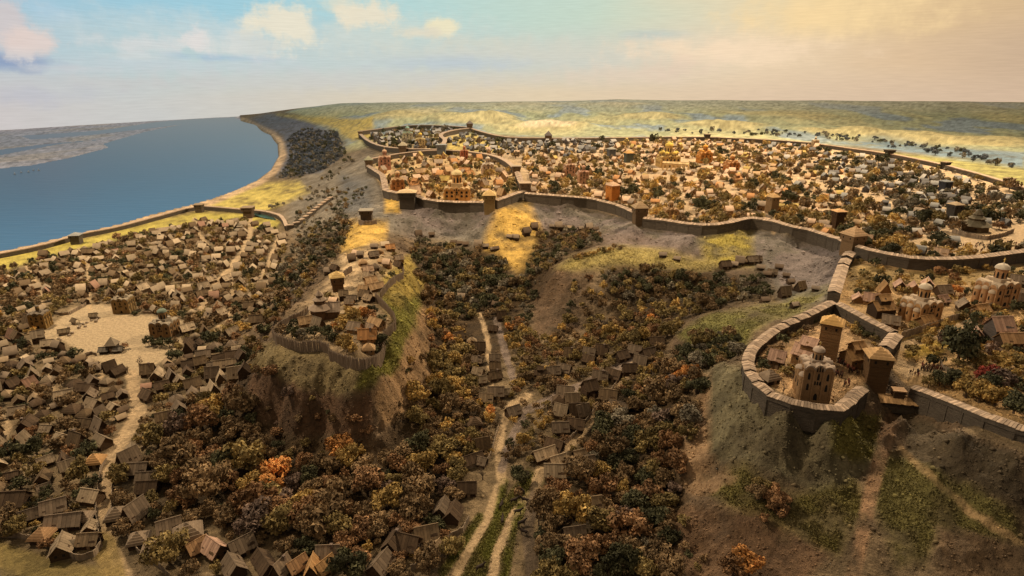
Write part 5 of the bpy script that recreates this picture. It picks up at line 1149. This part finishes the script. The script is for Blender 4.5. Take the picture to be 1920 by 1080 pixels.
# ---- houses: the 300 that show largest are things, the rest one mass
HOUSES.sort(key=lambda q: -q['size']); BIG, REST = HOUSES[:300], HOUSES[300:]
HN = {'plank': ('log_house', 'low log house'), 'tall': ('two_storey_house', 'tall log house'), 'long': ('long_house', 'long log house'), 'hut': ('hip_roofed_hut', 'hip roofed hut'), 'hall': ('stepped_hall', 'stepped log hall'), 'shed': ('log_shed', 'small log shed'), 'steep': ('steep_roofed_house', 'steep log house')}
for h in BIG: h['chim'] = h['t'] in ('plank', 'long', 'steep') and random.random() < .16
relate(BIG, lambda h: f"{h['word']} roofed {HN[h['t']][1]}")
for h in BIG:
    t = h['t']; wm, rm, wins, door = HM[t]
    root = empty(HN[t][0], h['p'], h['rz']); root.scale = (h['sc'],)*3; props(root, h['label'], 'house', 'log houses of the old town')
    o = link('wall', wm, root); o.color = (*h['wc'], 1)
    ro = link('roof', rm, root); ro.color = (*h['rc'], 1)
    for (x, y, z, a) in wins[:4]: put('window', ME_WIN, root, (x, y, z), a, (.5, 1, .55))
    x, y, z, a = door; put('door', ME_DOOR, root, (x, y, z), a, (.85, 1, 1.5))
    if h['chim']: c_ = link('chimney', ME_CHIM, ro); c_.location = (HT[t][0]*.2, -.4, HT[t][2]+HT[t][3]*.8); c_.color = (.16, .11, .08, 1)
def stamp(items, tpl):
    Vs, Fs, Cs = [], [], []; b_ = 0
    for it in items:
        ca_, sa_ = math.cos(it['rz']), math.sin(it['rz']); s_ = it['sc']
        for (V, Fc), c in zip(tpl(it), it['cols']):
            x = V[:, 0]*ca_-V[:, 1]*sa_; y = V[:, 0]*sa_+V[:, 1]*ca_
            Vs.append(np.stack([x*s_+it['p'].x, y*s_+it['p'].y, V[:, 2]*s_*it.get('zs', 1)+it['p'].z], -1)); Fs.append(Fc+b_); b_ += len(V)
            Cs.append(c if getattr(c, 'ndim', 1) == 2 else np.tile(c, (len(V), 1)))
    return np.concatenate(Vs), np.concatenate(Fs), np.concatenate(Cs)
DK = np.array((.03, .024, .018))
for h in REST: h['cols'] = (h['wc'], h['rc'], DK)
V, Fc, Cc = stamp(REST, lambda h: HS[h['t']])
props(link('massed_housing', fast_mesh('massed_housing', V, Fc, M_wood_attr, tint=Cc)), 'packed small log houses filling the blocks of the old town', None, None, 'stuff')

# ---- trees
def crown(seed, nclump, ntri, size=.30, squash=.8):
    r_ = np.random.default_rng(seed); V = []; sh = []
    for k in range(nclump):
        a = r_.uniform(0, 2*PI); u = r_.uniform(-.55, 1); rad = r_.uniform(.45, .95) if k else 0
        c = np.array([math.cos(a)*math.sqrt(1-u*u)*rad, math.sin(a)*math.sqrt(1-u*u)*rad, u*rad*squash])
        cr = r_.uniform(.22, .46) if k else .58
        tone = r_.uniform(.62, 1.45)
        d = r_.normal(size=(ntri, 3)); d /= np.linalg.norm(d, axis=1)[:, None]
        pos = c+d*cr*(r_.uniform(.72, 1.08, (ntri, 1)))*np.array([1, 1, .85])
        t1 = np.cross(d, r_.normal(size=(ntri, 3))); t1 /= np.linalg.norm(t1, axis=1)[:, None]+1e-6
        nrm = d+.55*r_.normal(size=(ntri, 3)); nrm /= np.linalg.norm(nrm, axis=1)[:, None]
        t1 = np.cross(nrm, t1); t1 /= np.linalg.norm(t1, axis=1)[:, None]+1e-6; t2 = np.cross(nrm, t1)
        s_ = size*r_.uniform(.6, 1.25, (ntri, 1))*cr/.42
        tri = np.stack([pos+t1*s_*.62, pos-t1*s_*.36+t2*s_*.5, pos-t1*s_*.36-t2*s_*.5], 1)
        V.append(tri.reshape(-1, 3)); sh.append(np.repeat(tone*r_.uniform(.8, 1.2, ntri), 3))
    V = np.concatenate(V)*np.array([r_.uniform(.82, 1.12), r_.uniform(.82, 1.12), r_.uniform(.85, 1.2)]); V[:, 2] += 1.2
    return V, np.arange(len(V)).reshape(-1, 3), np.concatenate(sh)
def trunk_mb(seed):
    r_ = random.Random(seed); mb = MB()
    mb.lathe([(.13, -.4), (.09, .25), (.06, .8), (.02, 1.3)], 6)
    for k in range(5):
        a = k*2*PI/5+r_.uniform(-.4, .4); z = r_.uniform(.35, .7); M = T(0, 0, z) @ Matrix.Rotation(a, 4, 'Z') @ Matrix.Rotation(r_.uniform(.6, 1.0), 4, 'Y')
        mb.lathe([(.045, 0), (.03, .45), (.01, .9)], 4, M)
    return mb
CROWNS = []; TRUNKS = []
for k in range(8):
    V, Fc, sh = crown(100+k, 17, 92, .20, random.uniform(.7, .95)); me = fast_mesh('crown', V, Fc, M_leaf)
    a = me.attributes.new('clump', 'FLOAT', 'POINT'); a.data.foreach_set('value', sh.astype(np.float32)); CROWNS.append(me)
    TRUNKS.append(trunk_mb(k).mesh('trunk', M_bark))
LOW = [crown(200+k, 11, 34, .31, random.uniform(.7, .95)) for k in range(8)]
LOWT = []
for k in range(4):
    mb = MB(); mb.lathe([(.11, -.4), (.05, .9)], 5); LOWT.append(tri_template(mb))
TREES.sort(key=lambda q: -q['size']); TBIG, TREST = TREES[:300], TREES[300:]
for t in TREES: t['rz'] = random.uniform(0, 2*PI); t['zs'] = random.uniform(.8, 1.15)
def tsize(t): return 'big' if t['r'] > 3.0 else ('' if t['r'] > 2.0 else 'small')
for t in TBIG: t['pointy'] = t['zs'] > 1.02
relate(TBIG, lambda t: ' '.join(x for x in (tsize(t), t['word'], 'tall crowned tree' if t['zs'] > 1.02 else 'round crowned tree' if t['zs'] > .9 else 'low spreading tree') if x))
for i, t in enumerate(TBIG):
    k = random.randrange(8); root = empty('broadleaf_tree', t['p']-Vector((0, 0, .25*t['r'])), t['rz']); root.scale = (t['r'], t['r'], t['r']*t['zs']); props(root, t['label'], 'tree', 'autumn trees of the model')
    link('trunk', TRUNKS[k], root); o = link('crown', CROWNS[k], root); o.color = (*t['c'], 1)
BK = np.array((.09, .065, .045))
for t in TREST: t['sc'] = t['r']; t['k'] = random.randrange(8); t['cols'] = (np.clip(t['c'][None]*LOW[t['k']][2][:, None], 0, 1), BK); t['p'] = t['p']-Vector((0, 0, .3*t['r']))
V, Fc, Cc = stamp(TREST, lambda t: (LOW[t['k']][:2], LOWT[t['k'] % 4]))
props(link('woodland', fast_mesh('woodland', V, Fc, M_leaf_attr, tint=Cc)), 'thick autumn woods and garden trees over slopes and town blocks', None, None, 'stuff')
print('HOUSES', len(HOUSES), 'TREES', len(TREES), 'wood tris', len(Fc))

# ================================================================== PALISADE AND FENCES
def stake_mesh():
    mb = MB(); mb.lathe([(.27, -1.2), (.26, 3.3), (.02, 3.85)], 7); return mb.mesh('stake', M_stake)
ME_STAKE = stake_mesh()
def palisade(label, px_pts, off, sp, hs=1.0):
    P = resample(survey(px_pts, off), sp); z = [p.z for p in P]
    for _ in range(6): z = [z[max(0, i-1)]*.25+z[i]*.5+z[min(len(z)-1, i+1)]*.25 for i in range(len(z))]
    c = P[len(P)//2]; root = empty('palisade', c); props(root, label, 'palisade', 'stake palisades on the hill')
    for p, zz in zip(P, z):
        o = link('stake', ME_STAKE, root); o.location = (p.x-c.x, p.y-c.y, zz-c.z); o.scale = (1, 1, hs*random.uniform(.93, 1.07)); o.rotation_euler = (random.gauss(0, .02), random.gauss(0, .02), random.uniform(0, 6))
palisade('long weathered stake palisade along the front lip of the hill', [(513, 630), (520, 642), (540, 649), (562, 655), (582, 655), (600, 653), (617, 660), (620, 672), (640, 680), (662, 686), (684, 689), (704, 684), (718, 672), (722, 650), (720, 636)], 5, .56)
palisade('curved stake palisade along the green grassy flank', [(720, 634), (732, 624), (742, 614), (740, 600), (728, 584), (714, 570), (704, 560)], 3, .6, .85)
palisade('stake palisade behind the octagonal log church', [(513, 628), (527, 612), (545, 602), (565, 594), (578, 584)], 2, .62, .7)
palisade('sunlit stake palisade along the upper hill yard', [(714, 556), (722, 546), (732, 534), (742, 526), (756, 520), (757, 508)], 3, .62, .8)
palisade('small stake palisade round the hilltop watch tower', [(673, 417), (682, 419), (696, 419), (706, 417)], 3, .62, .7)
palisade('short stake palisade left of the hill lane', [(640, 522), (650, 512), (660, 506)], 3, .62, .7)
FENCE_N = 0
def fence(label, px_pts, h=1.25, sp=.55, off=0):
    P = resample(survey(px_pts, off), sp); c = P[len(P)//2]; mb = MB()
    for a, b_ in zip(P, P[1:]):
        d_ = b_-a; an = math.atan2(d_.y, d_.x); L_ = math.hypot(d_.x, d_.y); hh = h*random.uniform(.88, 1.1)
        mb.box(.01, L_-.01, -.07, .07, -.6, hh, Matrix.Translation(a-c) @ Matrix.Rotation(an+random.gauss(0, .03), 4, 'Z'))
    o = link('plank_fence', mb.mesh('plank_fence', M_fence)); o.location = c; props(o, label, 'fence', 'plank fences along lanes and yards')
fence('tall plank fence in front of the brick church yard', [(1688, 636), (1720, 626), (1760, 612), (1800, 598)], 2.4)
fence('plank fence running up to the frame edge past the larger brick church', [(1818, 592), (1860, 578), (1905, 564), (1950, 556)], 2.2)
fence('bluish plank fence cornering round the lone dark oak', [(1762, 682), (1766, 694), (1780, 700), (1812, 706)], 1.5)
fence('plank fence behind the lone dark oak towards the barn', [(1802, 625), (1830, 606), (1850, 600), (1868, 598)], 1.6)
fence('straight plank fence among the golden bushes by the red tree', [(1830, 650), (1856, 664), (1880, 676)], 1.5)
fence('dark curved fence at the lower left frame edge', [(-40, 1008), (30, 1008), (70, 1018), (110, 1038), (150, 1052), (178, 1044), (192, 1025), (186, 1000)], 1.7)
fence('plank fence along the river side of the foreground lane', [(187, 995), (180, 965), (184, 930), (190, 880), (200, 862)], 1.3)
fence('plank fence along the inland side of the foreground lane', [(222, 862), (212, 900), (210, 960), (220, 985), (240, 1010), (262, 1040), (300, 1066), (320, 1085)], 1.4)
fence('rail fence climbing diagonally from the lane to the wood edge', [(265, 845), (300, 812), (345, 765), (380, 730)], 1.0)
fence('plank fence round the yard with a bare tree', [(770, 1070), (805, 1058), (832, 1042), (836, 1018), (850, 1006), (868, 998), (880, 975)], 1.5)
fence('short plank fence at the hamlet yard above the lane', [(862, 885), (885, 878), (912, 868), (922, 850), (928, 825), (936, 800)], 1.2)
fence('long plank fence beside the pink hamlet road', [(1018, 868), (1048, 846), (1080, 815), (1108, 782), (1122, 762)], 1.5)
fence('straight plank fence below the hamlet hall', [(1028, 768), (1070, 770), (1118, 768)], 1.5)
fence('fence on the upper bank of the hamlet road', [(1140, 742), (1170, 700), (1190, 682)], 1.2)
fence('low fence arc under the twin yellow huts', [(1130, 785), (1150, 782), (1170, 772), (1185, 765)], 1.2)
fence('curved plank fence between market square and the lane', [(92, 585), (112, 592), (130, 590), (148, 580), (162, 572)], 1.4)
fence('plank fence of the block opposite the ochre church', [(268, 588), (285, 588), (302, 582), (330, 576), (352, 566)], 1.2)
fence('plank fence by the dark market chapel corner', [(160, 668), (172, 664), (182, 668)], 1.3)
fence('plank fence around the sandy place of the upper town', [(1662, 446), (1690, 448), (1730, 442)], 2.0)
fence('plank fence winding from the dark oak to the log church yard', [(1785, 436), (1810, 444), (1850, 450), (1880, 444), (1900, 436)], 2.0)
fence('plank fence along the upper town lane near the slender tower', [(1385, 378), (1410, 392), (1435, 408), (1446, 414)], 1.8)
fence('plank fence at the wide street corner behind the long rampart', [(992, 332), (996, 346), (1015, 356)], 2.0)
fence('plank fence curving by the western grey yards', [(988, 306), (986, 314), (1000, 322)], 2.2)
fence('fence of the lower town along the river meadow', [(145, 470), (155, 478), (150, 500), (146, 530)], 1.2)
fence('fence below the pond lane gardens', [(372, 425), (380, 418), (365, 412)], 1.2)
fence('fence along the sandy hill lane', [(700, 546), (690, 556), (676, 562)], 1.2)

# ================================================================== MARKET THINGS
def stall(label, px, py, rz, L_=3.2, roofed=True, n_=4):
    p = hit(px, py); root = empty('market_stall', p, rz); props(root, label, 'market stall', 'stalls on the market square')
    b_ = MB()
    for x in (-L_/2, L_/2):
        for y in (-.8, .8): b_.box(x-.08, x+.08, y-.08, y+.08, -.3, 1.7)
    b_.obj('frame', M_fence, root); b_ = MB(); b_.box(-L_/2, L_/2, -.9, -.2, .7, .85); b_.box(-L_/2, L_/2, -.85, -.75, 0, .7); b_.obj('counter', M_fence, root)
    b_ = MB(); plank_roof(b_, L_, 2.0, 1.7, .8, nb=6); b_.obj('roof', M_roof, root, lin(112, 92, 66)*.7)
def sack(px, py, r, label, rz=0, barrel=False):
    p = hit(px, py); mb = MB()
    if barrel: mb.lathe([(r*.8, -.1), (r, .5*r), (r*.82, 1.4*r), (0.01, 1.4*r)], 9)
    else: mb.lathe([(r*.9, -.1), (r*1.05, .3*r), (r*.8, .9*r), (.3*r, 1.2*r), (.02, 1.15*r)], 8)
    o = link('barrel' if barrel else 'sack', mb.mesh('goods', M_fence)); o.location = p; props(o, label, 'barrel' if barrel else 'sack', 'goods heaped round the market stalls')
stall('dark roofed market stall with goods heaped beside it', 142, 607, -.5); stall('small steep market stall nearest the ochre church', 176, 597, .4, 2.6); stall('long low market stall at the river side of the square', 121, 627, .5, 3.6)
lab = ('squat dark goods sack on the market square', 'dark goods barrel on the market square')
for (x, y, k) in ((150, 612, 0), (156, 609, 1), (160, 613, 0), (148, 616, 1), (163, 606, 0), (182, 600, 0), (186, 597, 1), (172, 602, 0), (180, 604, 1), (130, 630, 0), (136, 626, 1), (110, 636, 0), (114, 638, 0), (129, 615, 0)):
    sack(x, y, random.uniform(.5, .75), lab[k], 0, k == 1)
p = hit(213, 658); root = empty('log_chapel', p, .15); props(root, 'dark log chapel with pyramid roof and low wings on the market square', 'chapel')
b_ = MB(); b_.box(-1.7, 1.7, -1.7, 1.7, -1, 3.0); b_.obj('body', M_wallwood, root, lin(84, 70, 54)*.7)
b_ = MB(); b_.pyramid(-2.2, 2.2, -2.2, 2.2, 3.0, 6.0); b_.obj('roof', M_roof, root, lin(140, 122, 98)*.8)
for s_ in (-1, 1):
    b_ = MB(); b_.box(-1.3, 1.3, -1.2, 1.2, -1, 1.5); o = b_.obj('wing', M_wallwood, root, lin(80, 66, 50)*.7); o.location = (s_*2.6, -1.4, 0)
    b_ = MB(); plank_roof(b_, 2.8, 2.4, 1.5, .9, nb=5); r_ = b_.obj('wing_roof', M_roof, o, lin(112, 100, 84)*.7)
put('door', ME_DOOR, root, (0, -1.75, 0), 0, (.9, 1, 1.7))

# ================================================================== PEOPLE AND HORSES
def skin(name, pts, edges, radii, root_i, sub=1):
    me = bpy.data.meshes.new(name); me.from_pydata(pts, edges, []); o = bpy.data.objects.new(name, me); COL.objects.link(o)
    mo = o.modifiers.new('s', 'SKIN'); mo.use_smooth_shade = True
    for v, r in zip(me.skin_vertices[0].data, radii): v.radius = (r, r) if not isinstance(r, tuple) else r
    me.skin_vertices[0].data[root_i].use_root = True
    if sub: sm = o.modifiers.new('d', 'SUBSURF'); sm.levels = sub; sm.render_levels = sub
    bpy.context.view_layer.update(); dg = bpy.context.evaluated_depsgraph_get()
    out = bpy.data.meshes.new_from_object(o.evaluated_get(dg)); out.name = name
    bpy.data.objects.remove(o); return out
def person_mesh(k):
    s_ = .12*k
    pts = [(0, 0, .9), (0, 0, 1.15), (0, .02, 1.38), (0, .02, 1.5), (0, -.02, 1.66), (.2, .02, 1.38), (.27, -.04-s_, 1.12), (.24, -.14-s_, .9), (-.2, .02, 1.38), (-.27, .04, 1.12), (-.25, .02+s_, .88), (.1, 0, .82), (.11, -.05-s_, .46), (.11, -.02, .04), (-.1, 0, .82), (-.11, .05+s_, .46), (-.11, .1+s_, .05)]
    ed = [(0, 1), (1, 2), (2, 3), (3, 4), (2, 5), (5, 6), (6, 7), (2, 8), (8, 9), (9, 10), (0, 11), (11, 12), (12, 13), (0, 14), (14, 15), (15, 16)]
    ra = [.17, .16, .16, .06, .115, .075, .055, .045, .075, .055, .045, .11, .075, .05, .11, .075, .05]
    return skin('person', pts, ed, ra, 0, 0)
PM = [person_mesh(k) for k in range(3)]
for me in PM: me.materials.append(M_cloth)
def crowd(poly, n_, label, group, sc=.85):
    P = np.array(poly); x0, y0 = P.min(0); x1, y1 = P.max(0); k = 0; g = 0
    while k < n_ and g < 4000:
        g += 1; x, y = random.uniform(x0, x1), random.uniform(y0, y1)
        if not in_poly(x, y, poly): continue
        p = hit(x, y)
        if not occ.free(p.x, p.y, .28): continue
        occ.put(p.x, p.y, .3); o = link('person', PM[k % 3]); o.location = p; o.rotation_euler = (0, 0, random.uniform(0, 6.3)); s_ = sc*random.uniform(.92, 1.08); o.scale = (s_,)*3
        c = random.choice(((70, 48, 34), (96, 66, 44), (58, 44, 36), (110, 60, 44))); o.color = (*(lin(*c)*.8), 1); props(o, label, 'person', group); k += 1
crowd([(1561, 672), (1590, 676), (1606, 692), (1600, 698), (1580, 686)], 26, 'small standing figure in brown clothes in the file crossing the citadel courtyard', 'people crossing the citadel courtyard')
crowd([(1565, 700), (1580, 702), (1578, 710), (1564, 706)], 10, 'small standing figure in brown clothes in the knot beside the citadel church', 'people beside the citadel church')
crowd([(1588, 694), (1608, 692), (1610, 704), (1592, 702)], 9, 'small standing figure in brown clothes in the knot by the courtyard gate', 'people by the courtyard gate')
crowd([(1578, 718), (1592, 718), (1592, 726), (1578, 726)], 6, 'small standing figure in brown clothes near the curved citadel rampart', 'people near the curved citadel rampart')
crowd([(1550, 716), (1558, 716), (1558, 722), (1550, 722)], 4, 'small standing figure in brown clothes at the church porch', 'people at the church porch')
crowd([(1704, 696), (1722, 700), (1722, 706), (1704, 702)], 6, 'small standing figure in dark clothes walking towards the gatehouse', 'people walking towards the gatehouse')
crowd([(1726, 682), (1744, 686), (1768, 692), (1768, 698), (1744, 702), (1726, 696)], 24, 'small standing figure in dark clothes in the column on the gatehouse road', 'people in the column on the gatehouse road')
crowd([(1800, 462), (1830, 456), (1880, 452), (1918, 458), (1918, 470), (1850, 474), (1815, 476)], 70, 'small standing figure in brown clothes in the crowd on the sandy place behind the rampart', 'people in the crowd on the sandy place')
crowd([(1296, 318), (1310, 318), (1308, 324), (1296, 324)], 8, 'small figure in brown clothes before the arcade of the golden cathedral', 'people before the arcade', 1.3)
crowd([(900, 355), (925, 356), (920, 362), (900, 361)], 10, 'small figure in brown clothes beside the orange cathedral of the inner town', 'people beside the orange cathedral', 1.3)
HPTS = [(-.7, 0, 1.28), (0, 0, 1.2), (.55, 0, 1.28), (.92, 0, 1.62), (1.15, 0, 1.95), (1.52, 0, 1.7), (-1.0, 0, 1.3), (-1.12, 0, .75),
 (.58, .17, 1.0), (.6, .17, .58), (.62, .17, .06), (.58, -.17, 1.0), (.74, -.17, .6), (.68, -.17, .08), (-.62, .19, 1.0), (-.5, .19, .82), (-.82, .19, .55), (-.72, .19, .06), (-.66, -.19, 1.0), (-.6, -.19, .82), (-.95, -.19, .52), (-.92, -.19, .06), (1.1, .07, 2.12)]
HED = [(0, 1), (1, 2), (2, 3), (3, 4), (4, 5), (0, 6), (6, 7), (2, 8), (8, 9), (9, 10), (2, 11), (11, 12), (12, 13), (0, 14), (14, 15), (15, 16), (16, 17), (0, 18), (18, 19), (19, 20), (20, 21), (4, 22)]
HR = [.33, .33, .32, .19, .14, .10, .06, .05, .15, .085, .06, .15, .085, .06, .2, .15, .08, .06, .2, .15, .08, .06, .04]
HM_ = skin('horse', HPTS, HED, HR, 0, 1); HM_.materials.append(M_hide)
for (x, y, a, lb) in ((964, 944, .2, 'dark horse standing farthest up the track beside another'), (984, 943, 2.9, 'dark horse facing the trees at the back of the herd'), (940, 952, 1.2, 'dark horse apart at the grass edge of the herd'), (971, 965, .1, 'dark horse in the middle of the herd on the track'), (978, 986, .3, 'dark horse just below the middle of the herd'), (982, 1003, 2.8, 'dark horse lowest of the herd beside the bushes'), (942, 980, 1.5, 'dark horse seen end on near the wheel track'), (900, 1070, .4, 'dark horse at the frame bottom on the grassy track'), (978, 925, 2.4, 'single dark horse higher up the stony track')):
    o = link('horse', HM_); o.location = hit(x, y); o.rotation_euler = (0, 0, a); props(o, lb, 'horse', 'horses on the valley track')
# small sail boats
for (x, y, lb) in ((28, 327, 'tiny white sail boat farthest out at the frame edge'), (40, 324, 'tiny white sail boat second from the frame edge'), (54, 323, 'tiny white sail boat in the middle of the string'), (63, 320, 'tiny white sail boat just past the middle of the string'), (73, 320, 'tiny white sail boat at the sandbank end of the string')):
    p = Vector(at(x, y, -.45)); root = empty('sail_boat', p, random.uniform(-.5, .5)); root.scale = (.8, .8, .8); props(root, lb+' on the river', 'boat', 'sail boats on the river')
    b_ = MB(); b_.add([(-1.8, -.5, .6), (1.2, -.5, .6), (2.2, 0, .9), (1.2, .5, .6), (-1.8, .5, .6), (-1.4, -.3, -.2), (1.2, 0, -.2), (-1.4, .3, -.2)], [(0, 1, 6, 5), (1, 2, 6), (2, 3, 6), (3, 4, 7, 6), (4, 0, 5, 7), (4, 3, 2, 1, 0)]); b_.obj('hull', M_plaster, root, (.6, .55, .48))
    b_ = MB(); b_.box(-.05, .05, -.05, .05, .4, 3.4); b_.add([(.1, .02, 3.2), (.1, .02, .9), (-1.5, .3, .9), (.14, .1, 3.2), (.14, .1, .9), (-1.46, .38, .9)], [(0, 1, 2), (5, 4, 3), (0, 2, 5, 3), (1, 4, 5, 2)]); o = b_.obj('sail', M_plaster, root, (.8, .78, .72))

# ================================================================== BARE TREES, GRASS AND STONES
def bare_tree_mesh(seed):
    r_ = random.Random(seed); mb = MB()
    def limb(M, r, L_, d):
        mb.lathe([(r, 0), (r*.8, L_*.5), (r*.5, L_)], 5, M)
        if d == 0: return
        for k in range(4):
            f = r_.uniform(.45, 1.0); limb(M @ Matrix.Translation((0, 0, L_*f)) @ Matrix.Rotation(r_.uniform(0, 6.3), 4, 'Z') @ Matrix.Rotation(r_.uniform(.35, .95), 4, 'Y'), r*.5, L_*r_.uniform(.5, .75), d-1)
    limb(Matrix.Translation((0, 0, -.3)), .16, 1.7, 3); return mb.mesh('bare_tree', M_bark)
BT = [bare_tree_mesh(k) for k in range(3)]
for k, (x, y, sc, lb) in enumerate(((262, 690, 1.5, 'bare branching tree at the lower edge of the market square'), (795, 1050, 1.6, 'bare tangled tree inside the fenced yard by the track'), (905, 900, 1.3, 'bare leaning tree at the fence above the grassy track'), (1500, 580, 1.0, 'bare leaning stem on the slope behind the oval citadel'), (1468, 738, 1.0, 'thin bare tree beside the citadel church porch'), (985, 905, 1.3, 'bare tree at the fork of the valley tracks'), (1230, 800, 1.6, 'bare pale tree standing out of the woods under the cliff rim'), (470, 880, 1.6, 'bare tree between the lower yards and the wooded gully'), (240, 700, 1.2, 'small bare tree behind the dark houses below the market square'), (1010, 985, 1.3, 'bare tree beside the grazing horses'))):
    o = link('bare_tree', BT[k % 3]); o.location = hit(x, y); o.scale = (sc,)*3; o.rotation_euler = (0, 0, k*1.3); props(o, lb, 'tree', 'leafless trees')
flat_ok = (label == 0) & (RR.ravel() > 88) & (RR.ravel() < 430) & (np.abs(AZ.ravel()) < math.radians(48))
townmask = np.zeros(VX.size, bool)
for pl in (PODIL_A, PODIL_B, PODIL_C, F1, F2, F3, F5, F7): townmask |= softpoly(VX, VY, pl, 2) > .5
cand = np.nonzero(flat_ok & ~townmask)[0]
wgt = 1.0*(.25+slope.ravel()[cand]); wgt /= wgt.sum()
pickv = rng.choice(cand, 22000, p=wgt)
ico = np.array([(1, 0, 0), (-1, 0, 0), (0, 1, 0), (0, -1, 0), (0, 0, 1), (0, 0, -1)], float); icf = np.array([(0, 2, 4), (2, 1, 4), (1, 3, 4), (3, 0, 4), (2, 0, 5), (1, 2, 5), (3, 1, 5), (0, 3, 5)])
n_ = len(pickv); sz = rng.uniform(.08, .34, (n_, 1, 1))*((RR.ravel()[pickv]/150)**.8)[:, None, None]*(1+1.2*(rng.random((n_, 1, 1)) > .95))
jit = ico[None]*sz*rng.uniform(.6, 1.3, (n_, 6, 3))*np.array([1.2, 1.2, .8]); P_ = GV[pickv][:, None]+jit+rng.uniform(-.4, .4, (n_, 1, 3))*np.array([1, 1, 0])
tn = np.repeat(np.clip(colr[pickv]*rng.uniform(.7, 1.5, (n_, 1)), .01, .8), 6, 0)
props(link('rubble', fast_mesh('rubble', P_.reshape(-1, 3), (icf[None]+np.arange(n_)[:, None, None]*6).reshape(-1, 3), M_wood_attr, tint=tn)), 'loose clods and stones over the bare slopes', None, None, 'stuff')
green = (colr[:, 1]*1.0 > colr[:, 0]*.72) & (colr[:, 1] > colr[:, 2]*2.7)
cand = np.nonzero(flat_ok & ~townmask & green)[0]
wgt = 1/RR.ravel()[cand]**0.3; wgt /= wgt.sum(); pickv = rng.choice(cand, 36000, p=wgt); n_ = len(pickv)
b0 = GV[pickv]+rng.uniform(-.5, .5, (n_, 3))*np.array([1, 1, 0]); a_ = rng.uniform(0, 6.3, n_); hh = rng.uniform(.12, .42, n_); wd_ = rng.uniform(.1, .28, n_)
dx = np.stack([np.cos(a_), np.sin(a_), 0*a_], -1)*wd_[:, None]; lean = rng.normal(0, .22, (n_, 3)); lean[:, 2] = hh
P_ = np.stack([b0-dx-[0, 0, .1], b0+dx-[0, 0, .1], b0+lean], 1)
tn = np.repeat(np.clip(colr[pickv]*rng.uniform(.7, 1.35, (n_, 1)), .01, .8), 3, 0)
props(link('grass', fast_mesh('grass', P_.reshape(-1, 3), np.arange(n_*3).reshape(-1, 3), M_wood_attr, tint=tn)), 'short dry grass tufts on the slopes', None, None, 'stuff')
